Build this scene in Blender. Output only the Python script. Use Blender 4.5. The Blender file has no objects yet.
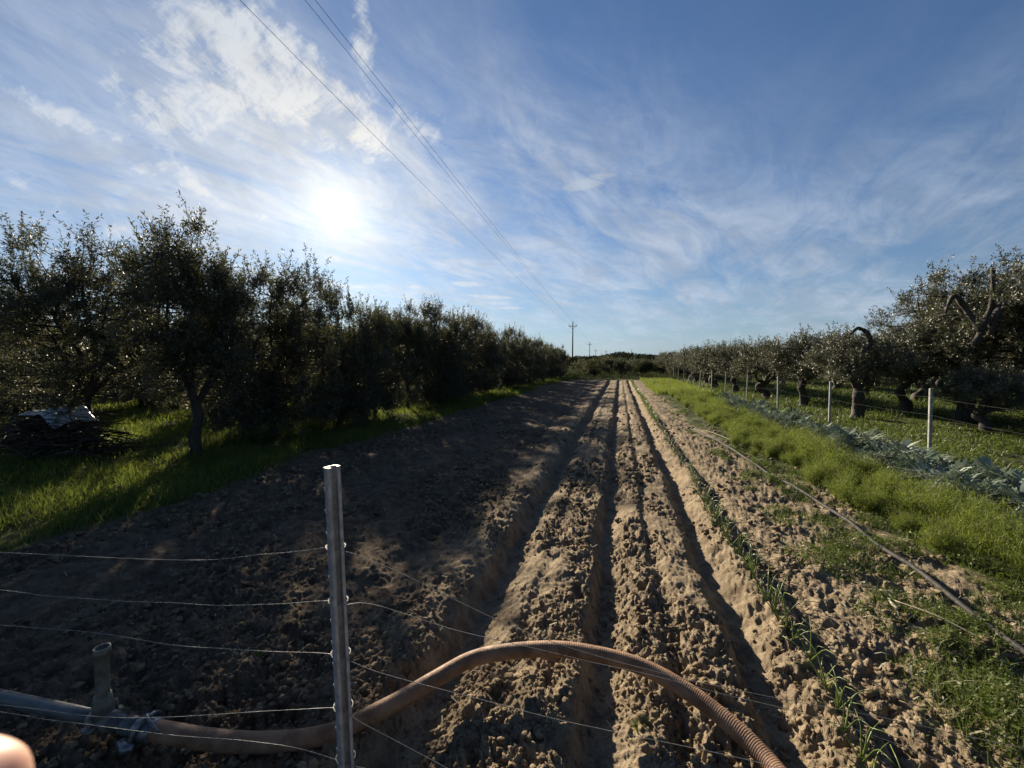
import bpy, math, random
import numpy as np
from mathutils import Vector, Matrix

random.seed(7)
scene = bpy.context.scene
COL = scene.collection
R = math.radians

# ------------------------------------------------------------------ camera
F_PX, W, H_PX = 400.0, 1024, 768
EYE = 1.6
YAW, PITCH = R(15.1), R(3.0)
cam = bpy.data.cameras.new('camera')
cam.sensor_width = 36.0
cam.lens = F_PX / W * 36.0
cam.clip_start, cam.clip_end = 0.01, 6000
cam.dof.use_dof = True
cam.dof.focus_distance = 6.0
cam.dof.aperture_fstop = 13.0
cam_o = bpy.data.objects.new('camera', cam)
COL.objects.link(cam_o)
cam_o.location = (0, 0, EYE)
cam_o.rotation_euler = (math.pi / 2 - PITCH, 0, YAW)
scene.camera = cam_o
CM = cam_o.rotation_euler.to_matrix()

def pdir(px, py):
    d = CM @ Vector(((px - W / 2) / F_PX, -(py - H_PX / 2) / F_PX, -1.0))
    return d.normalized()

def gp(px, py, z=0.0):
    d = pdir(px, py)
    t = (z - EYE) / d.z
    return np.array([d.x * t, d.y * t, z])

def at_depth(px, py, depth):
    v = CM @ Vector(((px - W / 2) / F_PX * depth, -(py - H_PX / 2) / F_PX * depth, -depth))
    return np.array([v.x, v.y, v.z + EYE])

# ------------------------------------------------------------------ light
SUNDIR = pdir(336, 208)
SUN_EL = math.asin(SUNDIR.z)
SUN_AZ = math.atan2(SUNDIR.x, SUNDIR.y)          # clockwise from +Y
scene.view_settings.view_transform = 'Standard'
scene.view_settings.look = 'None'
scene.view_settings.gamma = 1.0
scene.view_settings.exposure = 1.12
SKY_STRENGTH = 0.0265  # veil of cloud and aureole are in the same sky
sun = bpy.data.lights.new('sun', 'SUN')
sun.energy = 5.0
sun.angle = R(0.6)
sun.color = (1.0, 0.86, 0.66)
sun_o = bpy.data.objects.new('sun', sun)
COL.objects.link(sun_o)
sun_o.rotation_euler = (-SUNDIR).to_track_quat('-Z', 'Y').to_euler()
sun_o.location = (0, 0, 30)

world = bpy.data.worlds.new('World')
scene.world = world
world.use_nodes = True
WN = world.node_tree
WN.nodes.clear()

class NT:
    """small helper to write node graphs as expressions"""
    def __init__(s, tree): s.t = tree
    def node(s, typ, **kw):
        n = s.t.nodes.new(typ)
        for k, v in kw.items(): setattr(n, k, v)
        return n
    def link(s, a, b): s.t.links.new(a, b)
    def put(s, inp, v):
        if isinstance(v, bpy.types.NodeSocket): s.link(v, inp)
        else: inp.default_value = v
    def m(s, op, a, b=0.0, c=0.0, clamp=False):
        n = s.node('ShaderNodeMath', operation=op, use_clamp=clamp)
        s.put(n.inputs[0], a); s.put(n.inputs[1], b); s.put(n.inputs[2], c)
        return n.outputs[0]
    def vm(s, op, a, b=(0, 0, 0)):
        n = s.node('ShaderNodeVectorMath', operation=op)
        s.put(n.inputs[0], a); s.put(n.inputs[1], b)
        return n.outputs['Value'] if op in ('DOT_PRODUCT', 'LENGTH') else n.outputs[0]
    def comb(s, x, y, z):
        n = s.node('ShaderNodeCombineXYZ')
        s.put(n.inputs[0], x); s.put(n.inputs[1], y); s.put(n.inputs[2], z)
        return n.outputs[0]
    def noise(s, vec, scale, detail=4.0, rough=0.55, dist=0.0):
        n = s.node('ShaderNodeTexNoise')
        s.put(n.inputs['Vector'], vec)
        n.inputs['Scale'].default_value = scale; n.inputs['Detail'].default_value = detail
        n.inputs['Roughness'].default_value = rough; n.inputs['Distortion'].default_value = dist
        return n.outputs['Fac']
    def ramp(s, v, lo, hi, a=0.0, b=1.0):
        n = s.node('ShaderNodeMapRange', interpolation_type='SMOOTHSTEP')
        s.put(n.inputs[0], v)
        for i, x in enumerate((lo, hi, a, b)): n.inputs[i + 1].default_value = x
        return n.outputs[0]
    def mix(s, f, a, b, blend='MIX'):
        n = s.node('ShaderNodeMix', data_type='RGBA', blend_type=blend)
        s.put(n.inputs[0], f); s.put(n.inputs[6], a); s.put(n.inputs[7], b)
        return n.outputs[2]

g = NT(WN)
tc = g.node('ShaderNodeTexCoord').outputs['Generated']
sep = g.node('ShaderNodeSeparateXYZ'); g.link(tc, sep.inputs[0])
DX, DY, DZ = sep.outputs
sky = g.node('ShaderNodeTexSky', sky_type='NISHITA')
sky.sun_disc = False
sky.sun_elevation = SUN_EL
sky.sun_rotation = SUN_AZ
sky.altitude = 50; sky.air_density = 1.0; sky.dust_density = 0.2; sky.ozone_density = 2.2
az = g.m('ARCTAN2', DX, DY)                       # azimuth, radians, + right of the rows
el = g.m('ARCSINE', DZ)
cs = g.vm('DOT_PRODUCT', tc, tuple(SUNDIR))
ang = g.m('ARCCOSINE', g.m('MINIMUM', cs, 0.999999))    # angle to the sun

def azel(px, py):
    d = pdir(px, py)
    return math.atan2(d.x, d.y), math.asin(d.z)

def blob(px, py, rx, ry, rot=0.0, soft=1.0):
    """soft elliptical patch of sky round one bearing (rx, ry in radians)"""
    a0, e0 = azel(px, py)
    u = g.m('SUBTRACT', az, a0); v = g.m('SUBTRACT', el, e0)
    c, s_ = math.cos(rot), math.sin(rot)
    uu = g.m('ADD', g.m('MULTIPLY', u, c / rx), g.m('MULTIPLY', v, s_ / rx))
    vv = g.m('ADD', g.m('MULTIPLY', u, -s_ / ry), g.m('MULTIPLY', v, c / ry))
    d2 = g.m('ADD', g.m('MULTIPLY', uu, uu), g.m('MULTIPLY', vv, vv))
    return g.m('POWER', 2.718, g.m('MULTIPLY', d2, -soft))

def addall(l):
    r = l[0]
    for x in l[1:]: r = g.m('ADD', r, x)
    return r

inv = g.m('DIVIDE', 1.0, g.m('ADD', g.m('MAXIMUM', DZ, 0.0), 0.10))
PX = g.m('MULTIPLY', DX, inv); PY = g.m('MULTIPLY', DY, inv)
P = g.comb(PX, PY, 0.0)
def rotstretch(rot, sx, sy, seed):
    c, s_ = math.cos(rot), math.sin(rot)
    a = g.m('ADD', g.m('MULTIPLY', PX, c * sx), g.m('MULTIPLY', PY, s_ * sx))
    b = g.m('ADD', g.m('MULTIPLY', PX, -s_ * sy), g.m('MULTIPLY', PY, c * sy))
    return g.comb(a, b, seed)
# 1. thick bright bank above and left of the sun
bank = addall([blob(262, 92, .17, .105, -.35), g.m('MULTIPLY', blob(222, 52, .10, .06, .1), .8), blob(340, 112, .13, .05, -.45), g.m('MULTIPLY', blob(160, 115, .10, .055, -.7), .9),
               g.m('MULTIPLY', blob(60, 122, .34, .028, -.28), .80), g.m('MULTIPLY', blob(30, 168, .20, .025, -.28), .50), g.m('MULTIPLY', blob(363, 32, .030, .050, .35), .85),
               g.m('MULTIPLY', blob(430, 126, .10, .035, -.2), .58), g.m('MULTIPLY', blob(120, 228, .22, .024, -.22), .90)])
def azelvec(rot, sx, sy, seed):
    c, s_ = math.cos(rot), math.sin(rot)
    a = g.m('ADD', g.m('MULTIPLY', az, c * sx), g.m('MULTIPLY', el, s_ * sx))
    b = g.m('ADD', g.m('MULTIPLY', az, -s_ * sy), g.m('MULTIPLY', el, c * sy))
    return g.comb(a, b, seed)
n1 = g.noise(azelvec(-.45, 1.0, 1.7, 3.1), 7.5, 9.0, .66, .45)
n1b = g.noise(azelvec(.75, 1.0, 2.6, 8.1), 19.0, 6.0, .62, .3)
nb = g.m('ADD', g.m('MULTIPLY', n1, .68), g.m('MULTIPLY', n1b, .32))
a1 = g.m('MULTIPLY', g.ramp(g.m('ADD', g.m('MULTIPLY', g.m('MINIMUM', bank, 1.0), .50), g.m('MULTIPLY', g.m('SUBTRACT', nb, .5), 2.5)), .04, .74), g.ramp(bank, .04, .45))
# 2. thin cirrus veil, streaked, wide
veilmask = addall([g.m('MULTIPLY', blob(470, 215, .60, .20, -.35), 1.0), g.m('MULTIPLY', blob(760, 270, .65, .11, -.12), .85),
                   g.m('MULTIPLY', blob(610, 170, .40, .18, -.4), .50), g.m('MULTIPLY', blob(990, 220, .25, .20, .3), .55),
                   g.m('MULTIPLY', blob(330, 245, .60, .16, .0), 1.0), g.m('MULTIPLY', blob(40, 60, .5, .35, .0), .35)])
n2 = g.noise(rotstretch(1.21, .8, 1.9, 1.7), 1.7, 9.0, .66, .9)
n3 = g.noise(azelvec(-.30, 1.0, 4.2, 5.2), 6.5, 8.0, .64, .6)
n4 = g.noise(P, .55, 3.0, .5, 0.0)
nv = g.m('ADD', g.m('MULTIPLY', n2, .80), g.m('MULTIPLY', n3, .20))
v_in = g.m('ADD', nv, g.m('MULTIPLY', g.m('SUBTRACT', n4, .5), .5))
a2 = g.m('MULTIPLY', g.ramp(v_in, .26, .74), g.m('MINIMUM', g.m('ADD', veilmask, .04), 1.0))
a2 = g.m('MULTIPLY', a2, .80)
# 3. small flat streaks low over the horizon
low = addall([blob(470, 284, .06, .010, -.03, 1.3), blob(490, 297, .11, .007, -.05, 1.3), blob(285, 288, .05, .008, 0, 1.3),
              blob(360, 287, .03, .007, 0, 1.3), blob(415, 287, .022, .006, 0, 1.3), blob(510, 308, .05, .005, 0, 1.3), blob(590, 182, .09, .02, .15, 1.3)])
a3 = g.m('MULTIPLY', g.ramp(g.m('MULTIPLY', low, g.ramp(n3, .25, .6, .55, 1.25)), .25, .95), .75)
alpha = g.m('MINIMUM', g.m('MAXIMUM', g.m('MAXIMUM', a1, a2), a3), .95)
# forward scattering: cloud is brighter near the sun
near = g.m('POWER', 2.718, g.m('MULTIPLY', ang, -3.4))
base = g.mix(1.0, sky.outputs[0], (1.10, 1.44, 1.84, 1), 'MULTIPLY')
lum = g.vm('DOT_PRODUCT', base, (.3, .5, .2))
lumc = g.m('MULTIPLY', g.m('DIVIDE', lum, g.m('ADD', 1.0, g.m('MULTIPLY', lum, .055))), 1.12)
pale = g.vm('MULTIPLY', g.comb(lumc, lumc, lumc), (.80, 1.0, 1.20))
base = g.mix(g.m('ADD', .02, g.m('MULTIPLY', g.m('POWER', 2.718, g.m('MULTIPLY', g.m('MAXIMUM', el, 0.0), -6.0)), .80)), base, pale)
cb = g.m('ADD', g.m('ADD', g.m('MULTIPLY', near, 5.5), 8.0), g.m('MULTIPLY', lum, .35))
warm = g.mix(g.m('MINIMUM', g.m('MULTIPLY', near, 1.4), 1.0), (.80, .93, 1.13, 1), (1.0, .97, .91, 1))
cb = g.m('MULTIPLY', cb, g.ramp(n1, .36, .62, .86, 1.12))
ccol = g.vm('MULTIPLY', warm, g.comb(cb, cb, cb))
mixed = g.mix(alpha, base, ccol)
# sky dimmed overhead and away from the sun to lower fill in shade
dim = g.m('MULTIPLY', g.ramp(el, .72, 1.25, 1.0, .50), g.ramp(ang, 1.15, 2.0, 1.0, .55))
mixed = g.vm('MULTIPLY', mixed, g.comb(dim, dim, dim))
# the sun itself seen through the thin veil and its aureole
disc = g.m('MULTIPLY', g.ramp(ang, R(2.0), R(0.4), 0.0, 1.0), 160.0)
aur = g.m('ADD', g.m('MULTIPLY', g.m('POWER', 2.718, g.m('MULTIPLY', ang, -26.0)), 15.0),
          g.m('MULTIPLY', g.m('POWER', 2.718, g.m('MULTIPLY', ang, -3.0)), 1.4))
tot = g.m('ADD', disc, aur)
glow = g.vm('MULTIPLY', g.comb(tot, tot, tot), (1.0, .93, .70))
full = g.vm('ADD', mixed, glow)
bg = g.node('ShaderNodeBackground'); g.link(full, bg.inputs['Color']); bg.inputs['Strength'].default_value = SKY_STRENGTH
wo = g.node('ShaderNodeOutputWorld'); g.link(bg.outputs[0], wo.inputs[0])
world.cycles.sampling_method = 'MANUAL'
world.cycles.sample_map_resolution = 2048
scene.cycles.max_bounces = 6
scene.cycles.transparent_max_bounces = 6
scene.cycles.sample_clamp_indirect = 4.0

# ------------------------------------------------------------------ materials
def new_mat(name):
    m = bpy.data.materials.new(name); m.use_nodes = True
    t = m.node_tree; t.nodes.clear()
    q = NT(t)
    p = q.node('ShaderNodeBsdfPrincipled'); o = q.node('ShaderNodeOutputMaterial')
    q.link(p.outputs[0], o.inputs[0])
    return m, q, p, o

def objco(q): return q.node('ShaderNodeTexCoord').outputs['Object']
def attr(q, n):
    a = q.node('ShaderNodeAttribute'); a.attribute_name = n
    return a.outputs['Fac']

def leaf_mat(name, dark, light, back=None, rough=.42, trans=.3, tcol=None, spec=.5):
    m, q, p, o = new_mat(name)
    tone = attr(q, 'tone')
    c = q.mix(tone, dark + (1,), light + (1,))
    if back:
        bf = q.node('ShaderNodeNewGeometry').outputs['Backfacing']
        c = q.mix(bf, c, back + (1,))
    q.link(c, p.inputs['Base Color'])
    p.inputs['Roughness'].default_value = rough
    p.inputs['Specular IOR Level'].default_value = spec
    if trans > 0:
        tr = q.node('ShaderNodeBsdfTranslucent')
        tr.inputs[0].default_value = (tcol or light) + (1,)
        mx = q.node('ShaderNodeMixShader'); mx.inputs[0].default_value = trans
        q.link(p.outputs[0], mx.inputs[1]); q.link(tr.outputs[0], mx.inputs[2]); q.link(mx.outputs[0], o.inputs[0])
    return m

def plain_mat(name, c0, c1, scale=8.0, rough=.7, metal=0.0, bump=0.0, bscale=40.0, stretch=(1, 1, 1), spec=.5):
    m, q, p, o = new_mat(name)
    co = q.vm('MULTIPLY', objco(q), stretch)
    f = q.ramp(q.noise(co, scale, 6.0, .6), .32, .68)
    q.link(q.mix(f, c0 + (1,), c1 + (1,)), p.inputs['Base Color'])
    r = q.ramp(q.noise(co, scale * 2.3, 4.0, .6), .2, .8, max(rough - .12, .05), min(rough + .12, 1))
    q.link(r, p.inputs['Roughness'])
    p.inputs['Metallic'].default_value = metal
    p.inputs['Specular IOR Level'].default_value = spec
    if bump:
        b = q.node('ShaderNodeBump'); b.inputs['Strength'].default_value = bump; b.inputs['Distance'].default_value = .01
        q.link(q.noise(co, bscale, 5.0, .65), b.inputs['Height']); q.link(b.outputs[0], p.inputs['Normal'])
    return m

M_OLIVE = leaf_mat('olive_leaf', (.036, .042, .027), (.085, .090, .058), back=(.14, .145, .11), rough=.55, trans=.24, tcol=(.14, .145, .06), spec=.25)
M_OLIVE_R = leaf_mat('olive_leaf_grey', (.048, .060, .034), (.115, .128, .072), back=(.17, .17, .13), rough=.48, trans=.16, tcol=(.10, .11, .04))
M_WOOD = leaf_mat('wood_foliage', (.03, .038, .02), (.065, .075, .04), rough=.95, trans=.05, spec=.0)
M_SCRUB = leaf_mat('scrub_leaf', (.04, .055, .02), (.10, .12, .045), rough=.8, trans=.15, spec=.1)
M_TWIG = plain_mat('twig_bark', (.05, .04, .032), (.09, .075, .06), 20, .85)
M_BARK = plain_mat('olive_bark', (.032, .028, .024), (.085, .072, .062), 9, .9, bump=.9, bscale=28, stretch=(1, 1, .35))
M_GRASS = leaf_mat('grass_blade', (.045, .070, .016), (.165, .195, .045), rough=.6, trans=.42, tcol=(.24, .30, .05), spec=.3)
M_WEED = leaf_mat('weed_leaf', (.050, .070, .018), (.16, .18, .050), rough=.5, trans=.28, tcol=(.15, .22, .03), spec=.3)
M_FENNEL = leaf_mat('fennel_leaf', (.075, .10, .022), (.19, .22, .06), rough=.6, trans=.34, tcol=(.26, .33, .04), spec=.3)
M_CARD = leaf_mat('cardoon_leaf', (.10, .14, .09), (.42, .47, .40), back=(.40, .44, .40), rough=.5, trans=.12, tcol=(.16, .22, .12), spec=.4)
M_ONION = leaf_mat('onion_leaf', (.10, .15, .035), (.22, .29, .07), rough=.35, trans=.15, spec=.5)
M_STRAW = leaf_mat('dry_stalk', (.30, .26, .17), (.62, .58, .44), rough=.7, trans=.15, spec=.2)
M_STEEL = plain_mat('galvanised_steel', (.30, .325, .345), (.50, .52, .55), 30, .5, metal=.2, bump=.15, bscale=90)
M_WIRE = plain_mat('wire_steel', (.20, .20, .20), (.34, .34, .33), 30, .6, metal=.5)
M_WIRE_D = plain_mat('dull_wire', (.07, .07, .07), (.13, .13, .125), 30, .85, metal=.0, spec=.1)
M_POSTW = plain_mat('whitewashed_concrete', (.22, .22, .20), (.42, .42, .39), 18, .85, bump=.3, bscale=60)
M_PVC = plain_mat('grey_pipe_metal', (.075, .08, .082), (.16, .165, .16), 7, .38, bump=.05, bscale=30, stretch=(1, 1, 1))
M_RISER = plain_mat('dirty_grey_plastic', (.10, .10, .085), (.22, .22, .185), 25, .5, bump=.2)
M_HOSE = plain_mat('brown_hose_rubber', (.155, .078, .040), (.34, .20, .115), 9, .68, bump=.3, bscale=60)
M_CLAMP = plain_mat('worn_galvanised_clamp', (.12, .13, .14), (.30, .31, .32), 40, .38, metal=.6, bump=.2)
M_DRIP = plain_mat('dusty_black_plastic', (.018, .018, .018), (.06, .057, .052), 20, .7, spec=.2)
M_POLE = plain_mat('weathered_wood_pole', (.10, .085, .07), (.17, .15, .13), 6, .9)
M_CABLE = plain_mat('cable_metal', (.03, .03, .035), (.05, .05, .055), 6, .95, spec=.05)
M_SHEET = plain_mat('white_plastic_sheet', (.45, .50, .56), (.70, .74, .80), 5, .35)
M_BRUSH = plain_mat('dark_brushwood', (.05, .04, .03), (.10, .08, .06), 6, .9)
M_CLOD = plain_mat('soil_clod', (.13, .098, .062), (.29, .225, .145), 12, .95, bump=.8, bscale=70, spec=.15)

# ------------------------------------------------------------------ mesh helpers
def mesh_obj(name, V, faces, mats, mat_idx=None, attrs=None, parent=None, smooth=False, link=True):
    V = np.asarray(V, dtype=np.float32).reshape(-1, 3)
    me = bpy.data.meshes.new(name)
    me.vertices.add(len(V)); me.vertices.foreach_set('co', V.ravel())
    fl = [np.asarray(f, dtype=np.int32) for f in faces if len(f)]
    loops = np.concatenate([f.ravel() for f in fl])
    sizes = np.concatenate([np.full(len(f), f.shape[1], dtype=np.int32) for f in fl])
    starts = np.concatenate([[0], np.cumsum(sizes)[:-1]]).astype(np.int32)
    me.loops.add(len(loops)); me.loops.foreach_set('vertex_index', loops)
    me.polygons.add(len(sizes)); me.polygons.foreach_set('loop_start', starts)
    me.polygons.foreach_set('loop_total', sizes)
    if not isinstance(mats, (list, tuple)): mats = [mats]
    for m in mats: me.materials.append(m)
    if mat_idx is not None: me.polygons.foreach_set('material_index', np.asarray(mat_idx, dtype=np.int32))
    me.update(calc_edges=True)
    if smooth: me.polygons.foreach_set('use_smooth', np.ones(len(sizes), dtype=bool))
    for k, a in (attrs or {}).items():
        at = me.attributes.new(k, 'FLOAT', 'POINT'); at.data.foreach_set('value', np.asarray(a, dtype=np.float32))
    o = bpy.data.objects.new(name, me)
    if link: COL.objects.link(o)
    if parent: o.parent = parent
    return o

def tag(o, label=None, cat=None, group=None, kind=None):
    if label: o['label'] = label
    if cat: o['category'] = cat
    if group: o['group'] = group
    if kind: o['kind'] = kind
    return o

def empty(name, loc=(0, 0, 0), rz=0.0):
    o = bpy.data.objects.new(name, None); COL.objects.link(o)
    o.empty_display_size = .2
    o.location = tuple(float(c) for c in loc); o.rotation_euler = (0, 0, rz)
    return o

def copy_thing(o, loc, rz=0, sc=1.0):
    c = o.copy(); COL.objects.link(c)
    c.location = tuple(float(v) for v in loc); c.rotation_euler = (0, 0, rz)
    c.scale = (sc, sc, sc) if not isinstance(sc, tuple) else sc
    for ch in list(o.children):
        d = ch.copy(); COL.objects.link(d); d.parent = c
        for gch in list(ch.children):
            e = gch.copy(); COL.objects.link(e); e.parent = d
    return c

class Buf:
    """collects geometry for one mesh"""
    def __init__(s): s.V = []; s.Q = []; s.T = []; s.A = []; s.n = 0
    def add(s, V, Q=None, T=None, tone=.5):
        V = np.asarray(V, dtype=float).reshape(-1, 3)
        s.V.append(V)
        if Q is not None and len(Q): s.Q.append(np.asarray(Q) + s.n)
        if T is not None and len(T): s.T.append(np.asarray(T) + s.n)
        s.A.append(np.broadcast_to(np.asarray(tone, dtype=float), (len(V),)))
        s.n += len(V)
    def build(s, name, mats, parent=None, smooth=False):
        f = []
        nq = nt = 0
        if s.Q: f.append(np.concatenate(s.Q)); nq = len(f[-1])
        if s.T: f.append(np.concatenate(s.T)); nt = len(f[-1])
        return mesh_obj(name, np.concatenate(s.V), f, mats, None, {'tone': np.concatenate(s.A)}, parent, smooth)

def tube_geo(pts, rad, n=8, caps=True):
    pts = np.asarray(pts, dtype=float); k = len(pts)
    rad = np.broadcast_to(np.asarray(rad, dtype=float), (k,))
    T = np.gradient(pts, axis=0); T /= np.linalg.norm(T, axis=1)[:, None] + 1e-12
    up = np.array([0, 0, 1.0]) if abs(T[0][2]) < .9 else np.array([1.0, 0, 0])
    N = np.zeros_like(pts); a = np.cross(T[0], up); a /= np.linalg.norm(a); N[0] = a
    for i in range(1, k):
        a = N[i - 1] - T[i] * np.dot(N[i - 1], T[i]); N[i] = a / (np.linalg.norm(a) + 1e-12)
    B = np.cross(T, N)
    th = np.linspace(0, 2 * np.pi, n, endpoint=False)
    V = pts[:, None] + rad[:, None, None] * (np.cos(th)[None, :, None] * N[:, None] + np.sin(th)[None, :, None] * B[:, None])
    i = np.arange(k - 1)[:, None] * n; j = np.arange(n)[None]
    Q = np.stack([i + j, i + (j + 1) % n, i + n + (j + 1) % n, i + n + j], -1).reshape(-1, 4)
    V = V.reshape(-1, 3); Tt = None
    if caps:
        c0 = len(V); V = np.vstack([V, pts[0], pts[-1]])
        jj = np.arange(n)
        Tt = np.vstack([np.stack([np.full(n, c0), (jj + 1) % n, jj], 1),
                        np.stack([np.full(n, c0 + 1), (k - 1) * n + jj, (k - 1) * n + (jj + 1) % n], 1)])
    return V, Q, Tt

def spline(pts, step=.05):
    """Catmull-Rom through the points, resampled"""
    P = np.asarray(pts, dtype=float)
    P = np.vstack([2 * P[0] - P[1], P, 2 * P[-1] - P[-2]])
    out = []
    for i in range(1, len(P) - 2):
        n = max(2, int(np.linalg.norm(P[i + 1] - P[i]) / step))
        t = np.linspace(0, 1, n, endpoint=False)[:, None]
        a, b, c, d = P[i - 1], P[i], P[i + 1], P[i + 2]
        out.append(.5 * ((2 * b) + (-a + c) * t + (2 * a - 5 * b + 4 * c - d) * t ** 2 + (-a + 3 * b - 3 * c + d) * t ** 3))
    out.append(P[-2][None])
    return np.vstack(out)

def box_geo(c, s, rot=None):
    x = np.array([[-1, -1, -1], [1, -1, -1], [1, 1, -1], [-1, 1, -1], [-1, -1, 1], [1, -1, 1], [1, 1, 1], [-1, 1, 1]], dtype=float) * np.asarray(s) / 2
    if rot is not None: x = x @ np.asarray(rot).T
    Q = [[0, 3, 2, 1], [4, 5, 6, 7], [0, 1, 5, 4], [1, 2, 6, 5], [2, 3, 7, 6], [3, 0, 4, 7]]
    return x + np.asarray(c), np.array(Q)

# ------------------------------------------------------------------ noise
def _h(ix, iy, s):
    n = (ix.astype(np.int64) * 374761393 + iy.astype(np.int64) * 668265263 + s * 974711) & 0x7fffffff
    n = ((n ^ (n >> 13)) * 1274126177) & 0x7fffffff
    n = ((n ^ (n >> 15)) * 461845907) & 0x7fffffff
    return ((n ^ (n >> 16)) & 0xffffff) / float(0xffffff)
def vnoise(x, y, s=0):
    ix, iy = np.floor(x), np.floor(y)
    fx, fy = x - ix, y - iy
    fx = fx * fx * (3 - 2 * fx); fy = fy * fy * (3 - 2 * fy)
    a, b = _h(ix, iy, s), _h(ix + 1, iy, s); c, d = _h(ix, iy + 1, s), _h(ix + 1, iy + 1, s)
    return (a * (1 - fx) + b * fx) * (1 - fy) + (c * (1 - fx) + d * fx) * fy
def fbm(x, y, o=4, s=0):
    r = 0; am = .5; t = 0
    for i in range(o):
        r = r + am * vnoise(x * 2 ** i + 13.7 * i, y * 2 ** i + 7.3 * i, s + i); t += am; am *= .5
    return r / t
def clods(x, y, cell, prob, s):
    """union of rounded lumps, one per cell at most; returns height in units of cell"""
    X, Y = x / cell, y / cell
    ix, iy = np.floor(X), np.floor(Y)
    out = np.zeros_like(X)
    for dx in (-1, 0, 1):
        for dy in (-1, 0, 1):
            jx, jy = ix + dx, iy + dy
            cx = jx + .5 + (_h(jx, jy, s) - .5) * .9; cy = jy + .5 + (_h(jx, jy, s + 1) - .5) * .9
            rr = .16 + .40 * _h(jx, jy, s + 2) ** 1.5
            an = 6.28 * _h(jx, jy, s + 5); st = .7 + .6 * _h(jx, jy, s + 4)
            ux = (X - cx) * np.cos(an) + (Y - cy) * np.sin(an); uy = -(X - cx) * np.sin(an) + (Y - cy) * np.cos(an)
            d2 = (ux * st) ** 2 + (uy / st) ** 2
            on = _h(jx, jy, s + 3) < prob
            hh = np.where(on, np.sqrt(np.maximum(rr * rr - d2, 0)) * (.6 + .5 * _h(jx, jy, s + 6)), 0)
            out = np.maximum(out, hh)
    return out
def sstep(a, b, x):
    t = np.clip((x - a) / (b - a), 0, 1); return t * t * (3 - 2 * t)

FUR = [(-.925, .135, .065, .20), (-.125, .15, .06, .18), (.685, .14, .07, .17), (1.13, .060, .05, .12),
       (-.56, .030, .05, .07), (.275, .045, .035, .07), (-1.75, .045, .08, .2), (-2.6, .035, .1, .2), (-3.4, .03, .1, .2)]
END_Y = 38.0

def grass_mask(x, y):
    e = (fbm(x * .5, y * .5, 4, 90) - .5)
    left = sstep(-4.75, -5.5, x + e * 1.3)
    right = sstep(2.5, 3.0, x + e * 1.0 + .75 * sstep(3.5, 9, y))
    far = sstep(END_Y - .6, END_Y + .8, y + e * 2)
    return np.maximum(np.maximum(left, right), far)

def height(x, y, fine=True):
    x = np.asarray(x, dtype=float); y = np.asarray(y, dtype=float)
    gm = grass_mask(x, y)
    wob = (fbm(y * .7, y * 0 + 3.1, 3, 20) - .5) * .09 + (vnoise(y * 5, y * 0, 23) - .5) * .018
    f = np.zeros_like(x); inf = np.zeros_like(x)
    for i, (xf, d, wl, wr) in enumerate(FUR):
        wv = (vnoise(y * 2.3, y * 0 + 5.0 * i, 30 + i) - .5) * .03
        u = x - xf - wob - wv
        w = np.where(u < 0, wl, wr) * (1.0 + .3 * (vnoise(y * 3.1, y * 0 + i, 40 + i) - .5))
        q = np.exp(-np.abs(u / w) ** 2.2)
        dd = d * (.75 + .5 * fbm(y * 1.1, y * 0 + 9.0 * i, 3, 50 + i))
        f = f - dd * q
        if d > .1: inf = np.maximum(inf, np.exp(-np.abs(u / (w * .72)) ** 2.6))
    f = f + .05 * np.exp(-((x + 1.17 - wob) / .13) ** 2) + .03 * np.exp(-((x - .93 - wob) / .1) ** 2)
    z = f * (1 - gm)
    z = z + (fbm(x * .35, y * .35, 3, 60) - .5) * .12 * (1 - np.exp(-(x * x + y * y) / 60.0))
    if fine:
        rough = (1 - gm) * (1 - .72 * inf)
        patch = sstep(.30, .68, fbm(x * 1.7, y * 1.3, 3, 70))
        lump = fbm(x * 5, y * 5, 4, 71) - .5
        z = z + rough * lump * .06
        wx = x + (fbm(x * 22, y * 22, 3, 72) - .5) * .06; wy = y + (fbm(x * 22, y * 22, 3, 75) - .5) * .06
        amp = .22 + .60 * patch
        amp = np.maximum(amp, .60 * ((x > .72) & (x < 1.9)) * (.6 + .6 * fbm(x * 3, y * 2, 2, 170)))
        # crumbly billows with sharp creases, turned a little at each octave
        cr = 0.0
        for k, (fq, am) in enumerate(((8.0, .014), (22.0, .021), (46.0, .015), (90.0, .008))):
            c_, s_ = math.cos(.7 + k * 1.3), math.sin(.7 + k * 1.3)
            nn = vnoise((wx * c_ - wy * s_) * fq, (wx * s_ + wy * c_) * fq, 140 + k)
            cr = cr + am * np.abs(2 * nn - 1) ** .8
        z = z + rough * amp * (cr * 1.5 - .05)
        cl = clods(wx, wy, .12, .10, 80) * .12 * .45 + clods(wx, wy, .06, .25, 90) * .06 * .7 + clods(wx, wy, .034, .6, 100) * .034 * 1.1 + clods(wx, wy, .019, .6, 110) * .019 * 1.1
        z = z + rough * amp * cl * (.65 + .7 * fbm(x * 60, y * 60, 2, 160))
        pit = sstep(.57, .70, fbm(x * 12, y * 12, 3, 78)) * rough * amp * .045
        z = z - pit + (1 - gm) * (fbm(x * 50, y * 50, 3, 77) - .5) * .020 * (1 - .5 * inf)
        z = z + gm * ((fbm(x * 2.5, y * 2.5, 4, 73) - .5) * .10)
        # pulled-up ground beside the drip pipe
        z = z + (1 - gm) * sstep(1.5, 1.9, x) * sstep(2.7, 2.3, x) * (fbm(x * 6, y * 6, 3, 74) - .5) * .12
    return z

def hz(x, y): return float(height(np.array([x]), np.array([y]), False)[0])

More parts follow.
